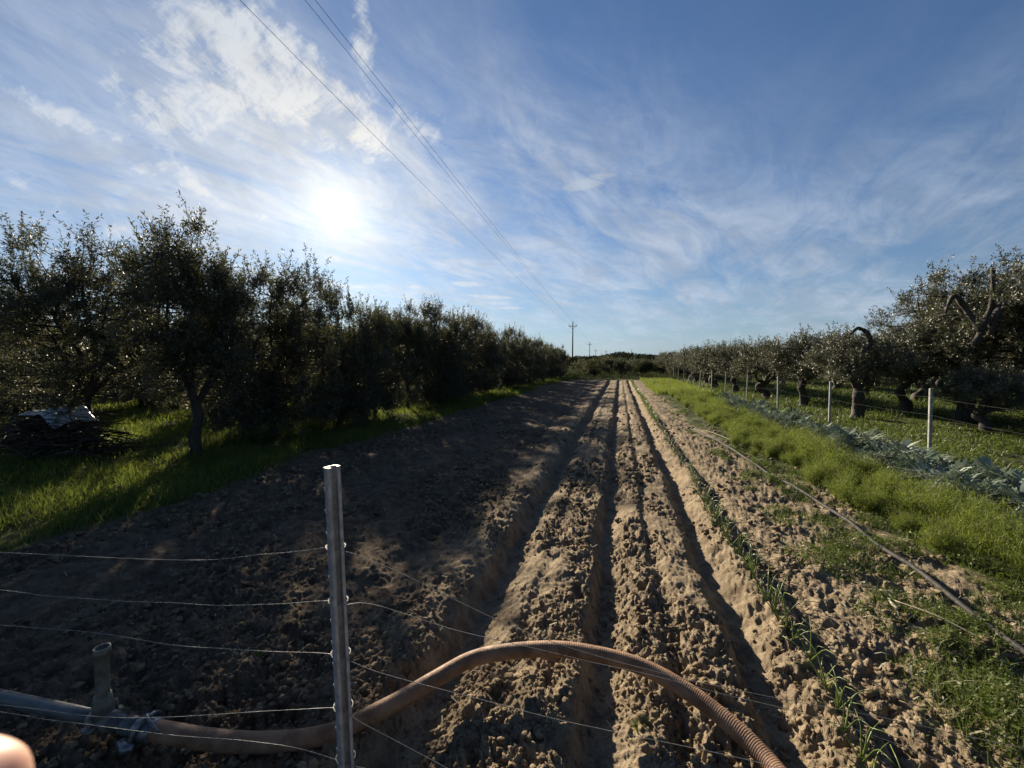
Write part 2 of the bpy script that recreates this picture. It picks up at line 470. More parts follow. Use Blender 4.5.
# ------------------------------------------------------------------ ground: one sheet, denser where one stands
def build_ground():
    az0 = -YAW      # bearing of the view, clockwise
    fine = np.arange(-58, 58.01, .125)
    rest = np.concatenate([np.arange(60, 300, 4.0)])
    angs = np.radians(np.concatenate([fine, rest])) + az0
    rs = [0.05, .3, .6, .9]
    r = 1.15
    while r < 47:
        rs.append(r)
        r += min(max(r * r / 560.0, .0042), .10)
    while r < 4000:
        rs.append(r); r *= 1.12
    rs = np.array(rs)
    A, RR = np.meshgrid(angs, rs)
    X = RR * np.sin(A); Y = RR * np.cos(A)
    Z = np.empty_like(X)
    near = RR < 60
    Z[near] = height(X[near], Y[near])
    Z[~near] = height(X[~near], Y[~near], False)
    na, nr = len(angs), len(rs)
    i = np.arange(nr - 1)[:, None]; j = np.arange(na)[None]
    j2 = (j + 1) % na
    Q = np.stack([i * na + j, (i + 1) * na + j, (i + 1) * na + j2, i * na + j2], -1).reshape(-1, 4)
    Q = Q[:, ::-1]
    V = np.stack([X, Y, Z], -1).reshape(-1, 3)
    gm = grass_mask(X, Y).ravel()
    m, q, p, o = new_mat('farm_soil')
    co = objco(q)
    n1 = q.noise(co, .9, 6, .6); n2 = q.noise(co, 9.0, 6, .65); n3 = q.noise(co, 60.0, 4, .6)
    soil = q.mix(q.ramp(n2, .3, .7), (.145, .110, .074, 1), (.33, .262, .175, 1))
    soil = q.mix(q.m('MULTIPLY', q.ramp(n1, .45, .75), .45), soil, (.39, .305, .20, 1))
    soil = q.mix(q.m('MULTIPLY', q.ramp(n3, .52, .72), .45), soil, (.085, .065, .048, 1))
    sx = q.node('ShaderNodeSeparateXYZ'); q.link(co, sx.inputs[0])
    left_tone = q.ramp(q.m('ADD', sx.outputs[0], q.m('MULTIPLY', q.m('SUBTRACT', n1, .5), .9)), -1.05, -1.6, 0.0, 1.0)
    soil = q.mix(left_tone, soil, q.mix(1.0, soil, (.60, .57, .58, 1), 'MULTIPLY'))  # soil colour multiplied darker over the left part of the field
    turf = q.mix(q.ramp(n2, .35, .65), (.035, .050, .014, 1), (.085, .10, .03, 1))
    turf = q.mix(q.m('MULTIPLY', q.ramp(n1, .5, .7), .4), turf, (.13, .10, .06, 1))
    ga = attr(q, 'turf')
    gf = q.ramp(q.m('ADD', ga, q.m('MULTIPLY', q.m('SUBTRACT', n2, .5), .7)), .35, .65)
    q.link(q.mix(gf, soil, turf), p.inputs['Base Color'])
    p.inputs['Roughness'].default_value = .97; p.inputs['Specular IOR Level'].default_value = .15
    b = q.node('ShaderNodeBump'); b.inputs['Strength'].default_value = .8; b.inputs['Distance'].default_value = .012
    hsum = q.m('ADD', q.m('MULTIPLY', q.noise(co, 35.0, 6, .7), 1.0), q.m('MULTIPLY', q.noise(co, 140.0, 3, .6), .35))
    q.link(hsum, b.inputs['Height']); q.link(b.outputs[0], p.inputs['Normal'])
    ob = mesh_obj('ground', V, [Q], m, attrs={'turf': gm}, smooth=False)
    tag(ob, 'brown ploughed soil with long furrows between grassy strips', 'ground', kind='structure')
build_ground()

# loose clods lying on the ploughed ground
def build_clods():
    rng = np.random.default_rng(5)
    phi = (1 + 5 ** .5) / 2
    ico = np.array([[-1, phi, 0], [1, phi, 0], [-1, -phi, 0], [1, -phi, 0], [0, -1, phi], [0, 1, phi], [0, -1, -phi], [0, 1, -phi],
                    [phi, 0, -1], [phi, 0, 1], [-phi, 0, -1], [-phi, 0, 1]]) / 1.902
    F = np.array([[0, 11, 5], [0, 5, 1], [0, 1, 7], [0, 7, 10], [0, 10, 11], [1, 5, 9], [5, 11, 4], [11, 10, 2], [10, 7, 6], [7, 1, 8],
                  [3, 9, 4], [3, 4, 2], [3, 2, 6], [3, 6, 8], [3, 8, 9], [4, 9, 5], [2, 4, 11], [6, 2, 10], [8, 6, 7], [9, 8, 1]])
    # one subdivision
    verts = list(map(tuple, ico)); cache = {}; F2 = []
    def mid(a, b):
        k = (min(a, b), max(a, b))
        if k not in cache:
            v = (np.array(verts[a]) + np.array(verts[b])) / 2; v /= np.linalg.norm(v); verts.append(tuple(v)); cache[k] = len(verts) - 1
        return cache[k]
    for a, b, c in F:
        ab, bc, ca = mid(a, b), mid(b, c), mid(c, a); F2 += [[a, ab, ca], [b, bc, ab], [c, ca, bc], [ab, bc, ca]]
    V0 = np.array(verts); F2 = np.array(F2)
    N = 34000
    r = 1.2 * (14 / 1.2) ** (rng.random(N) ** .9)
    a = rng.uniform(R(-56), R(56), N) - YAW
    x = r * np.sin(a); y = r * np.cos(a)
    keep = (x > -4.9) & (x < 2.6) & (fbm(x * 1.7, y * 1.3, 3, 70) > .36 + .2 * rng.random(N))
    for xf, d, wl, wr in FUR[:3]: keep &= ~((np.abs(x - xf) < .12) & (rng.random(N) < .8))
    x, y, r = x[keep], y[keep], r[keep]; N = len(x)
    z = height(x, y)
    s = (.0035 + .016 * rng.random(N) ** 4) * np.clip(r / 3.0, 1, 2.0)
    B = V0[None] * (1 + .85 * (rng.random((N, len(V0), 1)) - .5)) * (s[:, None, None] * rng.uniform(.7, 1.25, (N, 1, 3)))
    B[:, :, 2] *= .75
    V = B + np.stack([x, y, z + s * .25], 1)[:, None]
    Ff = (F2[None] + (np.arange(N) * len(V0))[:, None, None]).reshape(-1, 3)
    o = mesh_obj('soil_clods', V.reshape(-1, 3), [Ff], M_CLOD, smooth=False)
    tag(o, 'crumbly brown clods of earth strewn over the ploughed rows', 'clods', kind='stuff')
build_clods()

# ------------------------------------------------------------------ blades and leaflets
def blades(P, hgt, wid, lean, rng, tone, curl=.5):
    """five-vertex curved blades; P base points, lean horizontal lean ratio"""
    n = len(P)
    a = rng.uniform(0, 2 * np.pi, n); L = lean * rng.random(n)
    d = np.stack([np.cos(a) * L, np.sin(a) * L, np.ones(n)], 1); d /= np.linalg.norm(d, axis=1)[:, None]
    b = rng.uniform(0, 2 * np.pi, n); s = np.stack([np.cos(b), np.sin(b), np.zeros(n)], 1) * (wid / 2)[:, None]
    mid = P + d * (hgt * .55)[:, None]
    d2 = d + np.stack([np.cos(a) * curl, np.sin(a) * curl, -curl * np.ones(n) * .6], 1) * rng.random((n, 1))
    d2 /= np.linalg.norm(d2, axis=1)[:, None]
    tip = mid + d2 * (hgt * .45)[:, None]
    V = np.stack([P - s, P + s, mid - s * .8, mid + s * .8, tip], 1).reshape(-1, 3)
    k = (np.arange(n) * 5)[:, None]
    Q = np.array([0, 1, 3, 2])[None] + k; T = np.array([2, 3, 4])[None] + k
    return V, Q, T, np.repeat(tone, 5)

def leaflets(P, size, rng, tone, tilt=.9, aspect=.6):
    n = len(P)
    nrm = rng.normal(0, 1, (n, 3)) * tilt; nrm[:, 2] = np.abs(nrm[:, 2]) + 1.0; nrm /= np.linalg.norm(nrm, axis=1)[:, None]
    u = np.cross(nrm, rng.normal(0, 1, (n, 3))); u /= np.linalg.norm(u, axis=1)[:, None] + 1e-9
    v = np.cross(nrm, u)
    u = u * (size / 2)[:, None]; v = v * (size / 2 * aspect)[:, None]
    V = np.stack([P - u, P - u * .1 - v, P + u, P - u * .1 + v], 1).reshape(-1, 3)
    Q = np.array([0, 1, 2, 3])[None] + (np.arange(n) * 4)[:, None]
    return V, Q, None, np.repeat(tone, 4)

def scatter(rng, n, r0, r1, power, test):
    """points round the viewer's place, thinner further off"""
    u = rng.random(n); r = (r0 ** power + u * (r1 ** power - r0 ** power)) ** (1 / power)
    a = rng.uniform(R(-64), R(64), n) - YAW
    x = r * np.sin(a); y = r * np.cos(a)
    k = test(x, y)
    return x[k], y[k], r[k]

def build_turf():
    rng = np.random.default_rng(11)
    # left strip
    x, y, r = scatter(rng, 620000, 3.0, 45, .55, lambda x, y: (x < -4.2) & (x > -26))
    gm = grass_mask(x, y); dn = fbm(x * 1.3, y * 1.3, 4, 120)
    k = (gm > rng.random(len(x)) * .8 + .1) & (dn > .20 + .25 * rng.random(len(x)))
    x, y, r, dn = x[k], y[k], r[k], dn[k]
    P = np.stack([x, y, height(x, y) - .01], 1)
    hg = (.05 + .13 * rng.random(len(x)) ** 1.3) * (.6 + 1.0 * dn) * np.clip(r / 12, 1, 1.6)
    w = .0045 * np.clip(r / 4, 1, 5)
    tone = np.clip(fbm(x * .8, y * .8, 3, 130) * 1.6 - .4 + rng.normal(0, .2, len(x)), 0, 1)
    bf = Buf(); bf.add(*blades(P, hg, w, .9, rng, tone))
    o = bf.build('meadow_grass', M_GRASS)
    tag(o, 'bright green grass growing under the left row of olive trees', 'grass', kind='stuff')
    # right strip, past the fennel and under the right-hand trees
    x, y, r = scatter(rng, 560000, 3.0, 48, .55, lambda x, y: (x > 2.5) & (x < 24))
    gm = grass_mask(x, y); dn = fbm(x * 1.1, y * 1.1, 4, 220)
    k = (gm > rng.random(len(x)) * .8 + .1) & (dn > .30 + .22 * rng.random(len(x)))
    x, y, r, dn = x[k], y[k], r[k], dn[k]
    z = height(x, y)
    half = rng.random(len(x)) < .45
    tone = np.clip(fbm(x * .9, y * .9, 3, 230) * 1.7 - .45 + rng.normal(0, .2, len(x)), 0, 1)
    bf = Buf()
    i = half
    bf.add(*blades(np.stack([x, y, z - .01], 1)[i], ((.04 + .11 * rng.random(len(x)) ** 1.5) * (.6 + dn) * np.clip(r / 12, 1, 1.5))[i], (.0045 * np.clip(r / 4, 1, 5))[i], 1.0, rng, tone[i]))
    i = ~half
    hh = rng.random(len(x)) * (.04 + .16 * dn ** 2)
    bf.add(*leaflets(np.stack([x, y, z + hh], 1)[i], (.025 * (.6 + .8 * rng.random(len(x))) * np.clip(r / 6, 1, 3.2))[i], rng, tone[i]))
    o = bf.build('weedy_turf', M_WEED)
    tag(o, 'low green weeds and clover covering the strip along the right fence', 'ground cover', kind='stuff')
    # sparse weeds on the bare bed beside the drip pipe and a patch low at right
    cs = []
    for _ in range(230):
        yy = 1.6 * (24 / 1.6) ** rng.random(); xx = rng.normal(2.15, .42)
        if 1.25 < xx < 3.0: cs.append((xx, yy, rng.uniform(.04, .16)))
    for px, py, rad in [(985, 700, .17), (1010, 720, .2), (960, 690, .12), (1000, 680, .15), (930, 672, .10), (870, 545, .14), (850, 560, .12), (820, 520, .16),
                        (905, 600, .13), (1015, 745, .18), (955, 640, .1), (800, 495, .16), (880, 600, .08), (835, 540, .12), (780, 480, .16), (760, 465, .18)]:
        w_ = gp(px, py); cs.append((w_[0], w_[1], rad * 1.2))
    for px, py, rad in [(640, 715, .035), (505, 650, .02), (258, 655, .02), (700, 755, .02), (700, 480, .05)]:
        w_ = gp(px, py); cs.append((w_[0], w_[1], rad))
    bf = Buf()
    for cx, cy, rad in cs:
        n = int(60 + 5200 * rad * rad * 3.2)
        d = rng.normal(0, rad * .6, (n, 2)); x = cx + d[:, 0]; y = cy + d[:, 1]
        z = height(x, y)
        hh = rng.random(n) * rad * .55 * np.exp(-(d ** 2).sum(1) / (rad * rad))
        tone = np.clip(rng.normal(.5, .25, n), 0, 1)
        i = rng.random(n) < .5
        bf.add(*leaflets(np.stack([x, y, z + hh + .004], 1)[i], (.012 + .018 * rng.random(n))[i], rng, tone[i], .8, .45))
        i = ~i
        bf.add(*blades(np.stack([x, y, z], 1)[i], (.02 + .5 * rad * rng.random(n))[i], np.full(n, .0035)[i], 1.3, rng, tone[i]))
    o = bf.build('bed_weeds', M_WEED)
    tag(o, 'small green weeds sprouting from the bare bed beside the long plastic pipe', 'weeds', kind='stuff')
    # dry stalks and pale litter beside the pipe
    bf = Buf()
    n = 900
    y = 1.9 * (20 / 1.9) ** rng.random(n); x = rng.normal(2.05, .42, n)
    k = (x > 1.3) & (x < 3); x, y = x[k], y[k]; n = len(x)
    z = height(x, y) + .008
    a = rng.uniform(0, np.pi, n); L = rng.uniform(.03, .16, n) * np.clip(y / 4, 1, 2) * .6
    for i in range(n):
        d = np.array([math.cos(a[i]), math.sin(a[i]), rng.uniform(-.1, .35)]); s = np.array([-d[1], d[0], 0]) * rng.uniform(.0012, .005)
        p0 = np.array([x[i], y[i], z[i]]); p1 = p0 + d * L[i] * .5 + [0, 0, .01]; p2 = p0 + d * L[i] + rng.normal(0, .01, 3)
        bf.add([p0 - s, p0 + s, p1 - s, p1 + s, p2 - s * .5, p2 + s * .5], Q=[[0, 1, 3, 2], [2, 3, 5, 4]], tone=rng.random())
    n2 = 1500
    y2 = 1.5 * (16 / 1.5) ** rng.random(n2); x2 = rng.uniform(-4.6, 2.4, n2)
    z2 = height(x2, y2)
    for i in range(n2):
        t = rng.uniform(0, 3.14); d = np.array([math.cos(t), math.sin(t), rng.uniform(-.2, .5)]) * rng.uniform(.01, .05); s = np.array([-d[1], d[0], 0]) * rng.uniform(.03, .1)
        p0 = np.array([x2[i], y2[i], z2[i] + .004]); p1 = p0 + d + [0, 0, .004]
        bf.add([p0 - s, p0 + s, p1 + s, p1 - s], Q=[[0, 1, 2, 3]], tone=rng.random() * .6)
    o = bf.build('dry_stalks', M_STRAW)
    tag(o, 'pale dry stalks and leaf litter lying along the black pipe', 'litter', kind='stuff')
build_turf()

# ------------------------------------------------------------------ field crops
def build_fennel():
    rng = np.random.default_rng(21)
    protos = []
    for v in range(4):
        bf = Buf()
        ns = 16
        for s in range(ns):
            a = rng.uniform(0, 6.28); L = rng.uniform(.16, .30); lean = rng.uniform(.1, .8)
            d = np.array([math.cos(a) * lean, math.sin(a) * lean, 1]); d /= np.linalg.norm(d)
            base = np.array([math.cos(a), math.sin(a), 0]) * .02
            pts = np.array([base, base + d * L * .5, base + d * L + np.array([d[0], d[1], -.2]) * .08])
            V, Q, T = tube_geo(pts, [.004, .003, .0015], 4, False); bf.add(V, Q, None, .3)
            n = 230
            t = rng.random(n) ** .7
            c = base + d * (L * (.25 + .8 * t))[:, None]
            c = c + rng.normal(0, .038, (n, 3)) * (.4 + t[:, None])
            bf.add(*blades(c, rng.uniform(.02, .06, n), np.full(n, .0034), 2.6, rng, np.clip(rng.normal(.35 + .4 * t, .2, n), 0, 1), .8))
        root = empty('fennel_plant')
        bf.build('foliage', M_FENNEL, root)
        protos.append(root)
    FL = [['near feathery fennel plant in the row touching the silvery plants', 'far feathery fennel plant in the row touching the silvery plants'],
          ['near feathery green fennel plant in the middle fennel row', 'far feathery green fennel plant in the middle fennel row'],
          ['near low fennel plant at the edge of the bare soil', 'far low fennel plant at the edge of the bare soil']]
    spots = []
    for row, x0 in enumerate((2.95, 3.3, 2.62, 2.40)):
        y = (1.7, 1.7, 4.2, 7.5)[row]
        while y < 22:
            spots.append((x0 + rng.normal(0, .09), y + rng.normal(0, .08)))
            y += .26 if y < 9 else .40
    used = set()
    for i, (x, y) in enumerate(spots):
        v = int(rng.integers(4)); sc = rng.uniform(.55, 1.3) * (.8 if x < 2.8 else 1.0)
        loc = (x, y, hz(x, y)); rz = rng.uniform(0, 6.28)
        if v not in used:
            used.add(v); o = protos[v]; o.location = loc; o.rotation_euler[2] = rz; o.scale = (sc,) * 3
        else: o = copy_thing(protos[v], loc, rz, sc)
        tag(o, FL[(0 if x > 3.13 else 1 if x > 2.78 else 2)][0 if y < 6 else 1], 'fennel', 'fennel plants in the rows right of the pipe')
    # beyond 22 m they merge to one green strip
    x, y, r = scatter(rng, 500000, 20, 40, .6, lambda x, y: (x > 1.75) & (x < 4.4) & (y > 21) & (y < 40))
    n = len(x)
    P = np.stack([x, y, height(x, y) + rng.random(n) * .18], 1)
    bf = Buf(); bf.add(*blades(P, rng.uniform(.08, .22, n), np.full(n, .02), 1.6, rng, np.clip(rng.normal(.55, .25, n), 0, 1)))
    o = bf.build('far_crop_strip', M_FENNEL); tag(o, 'far green crop strip running to the end of the field on the right', 'crop', kind='stuff')
build_fennel()

def build_cardoons():
    rng = np.random.default_rng(31)
    protos = []
    for v in range(3):
        bf = Buf()
        for s in range(18):
            a = s * 2.4 + rng.normal(0, .25); L = rng.uniform(.34, .62); up = rng.uniform(.35, 1.15)
            n = 15
            t = np.linspace(0, 1, n)
            rad = L * t * math.cos(up * .8); zz = L * (math.sin(up) * t * 1.2 - .95 * t ** 2.2)
            dirh = np.array([math.cos(a), math.sin(a), 0]); side = np.array([-math.sin(a), math.cos(a), 0])
            mid = dirh * rad[:, None] + np.array([0, 0, 1.0]) * np.maximum(zz, -.02)[:, None] + np.array([0, 0, .02])
            tone = rng.uniform(0, 1) ** 1.8
            w = .011 * (1 - .6 * t)
            V = np.concatenate([mid - side * w[:, None], mid + side * w[:, None]])
            i = np.arange(n - 1); Q = np.stack([i, i + 1, n + i + 1, n + i], 1)
            bf.add(V, Q, None, min(tone + .3, 1))
            for k in range(2, n):
                for sg in (-1, 1):
                    ll = .15 * math.sin(math.pi * min(t[k] * .9 + .08, 1)) * rng.uniform(.7, 1.2) * (L / .5) + .02
                    dv = side * sg * .85 + dirh * .6 + np.array([0, 0, rng.uniform(.1, 1.1)])
                    dv /= np.linalg.norm(dv)
                    pn = np.cross(dv, [0, 0, 1]); pn /= np.linalg.norm(pn); wd = ll * .07
                    p0 = mid[k]
                    bf.add([p0 - pn * wd * .6, p0 + pn * wd * .6, p0 + dv * ll * .5 + pn * wd + [0, 0, .012], p0 + dv * ll * .5 - pn * wd + [0, 0, .012], p0 + dv * ll - [0, 0, .015]],
                           Q=[[0, 1, 2, 3]], T=[[3, 2, 4]], tone=tone)
        root = empty('cardoon_plant'); bf.build('leaves', M_CARD, root); protos.append(root)
    ys = [3.55, 4.05, 4.6, 5.15, 5.75, 6.4, 7.1, 7.9, 8.7, 9.5, 10.3, 11.1, 12.0, 12.9, 13.9, 15, 16.2, 17.5]
    cm = {0: 'silvery cardoon plant at the right edge, nearest to the viewer', 3: 'broad silvery cardoon plant just before the nearest pale fence post'}
    used = set()
    k = 0
    for i, y in enumerate(ys):
        for xo in ((0, .55) if i % 2 == 0 and y < 9 else (.2,)):
            x = 3.95 + xo + rng.normal(0, .12); yy = y + rng.normal(0, .1) + xo * .4
            v = k % 3; sc = rng.uniform(1.05, 1.6); loc = (x, yy, hz(x, yy)); rz = rng.uniform(0, 6.28)
            if v not in used: used.add(v); o = protos[v]; o.location = loc; o.rotation_euler[2] = rz; o.scale = (sc,) * 3
            else: o = copy_thing(protos[v], loc, rz, sc)
            tag(o, ('large silvery cardoon plant close to the right edge, before the nearest fence post' if y < 4.7 else 'silvery toothed cardoon plant between the fennel and the nearest pale fence post' if y < 8 else 'silvery cardoon clump beside the second pale fence post' if y < 11.5 else 'far silvery cardoon clump beyond the second pale fence post'), 'cardoon', 'silvery cardoon plants in front of the right fence')
            k += 1
build_cardoons()

def build_onions():
    rng = np.random.default_rng(41)
    protos = []
    for v in range(4):
        bf = Buf()
        for s in range(int(rng.integers(3, 6))):
            a = rng.uniform(0, 6.28); L = rng.uniform(.12, .24); ln = rng.uniform(.1, .7)
            d = np.array([math.cos(a) * ln, math.sin(a) * ln, 1]); d /= np.linalg.norm(d)
            p = [np.zeros(3), d * L * .4, d * L * .75 + np.array([d[0], d[1], 0]) * .02, d * L + np.array([math.cos(a), math.sin(a), -.5]) * L * .3]
            V, Q, T = tube_geo(spline(p, .03), np.linspace(.0042, .0012, len(spline(p, .03))), 5, True); bf.add(V, Q, T, rng.random())
        root = empty('onion_plant'); bf.build('leaves', M_ONION, root, smooth=True); protos.append(root)
    used = set(); y = 1.35
    while y < 13:
        x = .965 + rng.normal(0, .018) + (fbm(np.array([y * .7]), np.array([3.1]), 3, 20)[0] - .5) * .09
        v = int(rng.integers(4)); sc = rng.uniform(.75, 1.35) * (1 if y < 6 else .8); loc = (x, y, float(height(np.array([x]), np.array([y]))[0]) - .004); rz = rng.uniform(0, 6.28)
        if v not in used: used.add(v); o = protos[v]; o.location = loc; o.rotation_euler[2] = rz; o.scale = (sc,) * 3
        else: o = copy_thing(protos[v], loc, rz, sc)
        tag(o, 'thin young onion plant in the single row beside the right furrow', 'onion', 'young onion plants in a single row')
        y += rng.uniform(.06, .15) if y < 5 else rng.uniform(.12, .26)
    n = 2600
    y = 11.5 + 27 * rng.random(n) ** 1.2; x = .98 + rng.normal(0, .05, n)
    bf = Buf(); bf.add(*blades(np.stack([x, y, height(x, y)], 1), rng.uniform(.08, .2, n), np.full(n, .008), .8, rng, rng.random(n)))
    tag(bf.build('far_onion_row', M_ONION), 'far end of the thin green onion row', 'crop', kind='stuff')
build_onions()

# ------------------------------------------------------------------ trees
def make_tree(name, seed, Ht, rad, th, tr, nclump, twigs, per, leafL, mat, shoots=40, lean=(0, 0), gnarl=.1, zbot=.7, lobes=4, flat=1.0, skirt=0.0):
    """an olive: bent trunk, limbs reaching to leaf clumps, upright shoots on top"""
    rng = np.random.default_rng(seed)
    root = empty(name)
    tb = Buf()
    base = np.array([[0, 0, -.12], [0, 0, .0], [rng.normal(0, gnarl * .3), rng.normal(0, gnarl * .3), th * .35],
                     [rng.normal(0, gnarl) + lean[0] * .5, rng.normal(0, gnarl) + lean[1] * .5, th * .7], [lean[0], lean[1], th]])
    sp = spline(base, .06)
    t = np.linspace(0, 1, len(sp))
    rr = tr * (1.0 + .55 * np.exp(-t * 9) - .30 * t) * (1 + .10 * np.sin(t * 17 + seed))
    V, Q, T = tube_geo(sp, rr, 12)
    V = V + (rng.normal(0, tr * .05, V.shape) + tr * .10 * np.sin(V * 19 + seed))
    tb.add(V, Q, T)
    top = sp[-1]
    # lobes of the crown
    cz = (Ht + zbot) / 2 + .1
    L = []
    for i in range(lobes):
        a = i * 6.283 / lobes + rng.uniform(-.5, .5)
        L.append((np.array([math.cos(a), math.sin(a), 0]) * rad * .48 + [lean[0], lean[1], cz + rng.uniform(-.25, .3) * (Ht - zbot) * .4], rad * rng.uniform(.5, .68), (Ht - zbot) * rng.uniform(.33, .46)))
    L.append((np.array([lean[0], lean[1], cz + .12 * (Ht - zbot)]), rad * .6, (Ht - zbot) * .46))
    # limbs
    limbs = []
    for (c, lr, lh) in L:
        tgt = c + [0, 0, lh * .45]
        m1 = top + (tgt - top) * .35 + rng.normal(0, .10 * rad, 3); m2 = top + (tgt - top) * .7 + rng.normal(0, .08 * rad, 3)
        p = spline([top - [0, 0, .06], m1, m2, tgt], .08); rl = np.linspace(tr * .52, tr * .12, len(p))
        V, Q, T = tube_geo(p, rl, 7); V = V + rng.normal(0, tr * .02, V.shape); tb.add(V, Q, T)
        limbs.append(p)
    allp = np.vstack(limbs)
    # clumps
    C = []
    while len(C) < nclump:
        c, lr, lh = L[rng.integers(len(L))]
        d = rng.normal(0, 1, 3); d /= np.linalg.norm(d); q = rng.random() ** .42
        p = c + d * q * np.array([lr, lr, lh])
        if skirt and rng.random() < skirt: p[2] = zbot + (p[2] - zbot) * rng.uniform(.15, .55)
        if p[2] < zbot * .8 + .15 * rng.random(): continue
        C.append(p)
    C = np.array(C)
    for p in C:
        dist = np.linalg.norm(allp - p, axis=1) + np.maximum(0, allp[:, 2] - p[2]) * 1.5
        s = allp[dist.argmin()]
        m = (s + p) / 2 + rng.normal(0, .05, 3) - [0, 0, .03]
        V, Q, T = tube_geo(spline([s, m, p], .15), np.linspace(tr * .12 + .004, .004, len(spline([s, m, p], .15))), 4, False); tb.add(V, Q)
    tb.build('trunk', M_BARK, root, smooth=True)
    # twigs
    nt = nclump * twigs
    ci = np.repeat(np.arange(nclump), twigs)
    cc = np.array([lean[0], lean[1], cz - .1])
    out = C[ci] - cc; out /= np.linalg.norm(out, axis=1)[:, None] + 1e-6
    TD = out * .55 + rng.normal(0, .62, (nt, 3)) + np.array([0, 0, .55]) * flat
    TD /= np.linalg.norm(TD, axis=1)[:, None]
    TP = C[ci] + rng.normal(0, .07, (nt, 3))
    TL = rng.uniform(.14, .40, nt)
    # upright shoots
    if shoots:
        top_i = np.argsort(C[:, 2] + rng.normal(0, .15, nclump))[-max(4, nclump // 3):]
        si = rng.choice(top_i, shoots)
        SD = np.array([0, 0, 1.0]) + rng.normal(0, .22, (shoots, 3)); SD /= np.linalg.norm(SD, axis=1)[:, None]
        TP = np.vstack([TP, C[si] + rng.normal(0, .06, (shoots, 3))]); TD = np.vstack([TD, SD]); TL = np.concatenate([TL, rng.uniform(.3, .95, shoots)])
    cnt = np.maximum(6, (per * TL / .27).astype(int))
    ti = np.repeat(np.arange(len(TP)), cnt)
    n = len(ti); tt = rng.random(n)
    pos = TP[ti] + TD[ti] * (TL[ti] * tt)[:, None] + rng.normal(0, .008, (n, 3))
    pos[:, 2] -= (TL[ti] * tt) ** 2 * .25
    ld = TD[ti] * .65 + rng.normal(0, .62, (n, 3)); ld /= np.linalg.norm(ld, axis=1)[:, None]
    nr = rng.normal(0, 1, (n, 3)) + [0, 0, .6]; sd = np.cross(ld, nr); sd /= np.linalg.norm(sd, axis=1)[:, None] + 1e-9
    up = np.cross(sd, ld)
    ll = leafL * rng.uniform(.65, 1.2, n); lw = ll * .145
    p1 = pos + ld * (ll * .45)[:, None]
    cup = up * (lw * .35)[:, None]
    V = np.stack([pos, p1 - sd * lw[:, None] + cup, pos + ld * ll[:, None], p1 + sd * lw[:, None] + cup], 1).reshape(-1, 3)
    Q = np.array([0, 1, 2, 3])[None] + (np.arange(n) * 4)[:, None]
    tone = np.clip(np.repeat(rng.normal(.5, .22, len(TP)), cnt) + rng.normal(0, .15, n), 0, 1)
    # twig stems as thin three-sided spikes
    k = len(TP); s1 = np.cross(TD, rng.normal(0, 1, (k, 3))); s1 /= np.linalg.norm(s1, axis=1)[:, None]; s2 = np.cross(TD, s1)
    w = .0032
    tip = TP + TD * TL[:, None]; tip[:, 2] -= TL ** 2 * .25
    SV = np.stack([TP + s1 * w, TP - s1 * w * .5 + s2 * w * .87, TP - s1 * w * .5 - s2 * w * .87, tip], 1).reshape(-1, 3)
    off = len(V); kk = (np.arange(k) * 4)[:, None] + off
    ST = np.concatenate([np.array([0, 1, 3])[None] + kk, np.array([1, 2, 3])[None] + kk, np.array([2, 0, 3])[None] + kk])
    mesh_obj('crown', np.vstack([V, SV]), [Q, ST], [mat, M_TWIG], np.concatenate([np.zeros(len(Q)), np.ones(len(ST))]),
             {'tone': np.concatenate([np.repeat(tone, 4), np.full(len(SV), .5)])}, root)
    return root

ORD = ['first', 'second', 'third', 'fourth', 'fifth', 'sixth', 'seventh', 'eighth', 'ninth', 'tenth', 'eleventh', 'twelfth']
placed = {}
def put_tree(proto, loc, rz=0.0, sc=1.0, label=None, group=None, cat='olive tree'):
    loc = (float(loc[0]), float(loc[1]), hz(loc[0], loc[1]))
    if proto.name not in placed:
        placed[proto.name] = 1; o = proto; o.location = loc; o.rotation_euler = (0, 0, rz)
        o.scale = sc if isinstance(sc, tuple) else (sc,) * 3
    else: o = copy_thing(proto, loc, rz, sc)
    tag(o, label, cat, group)
    return o

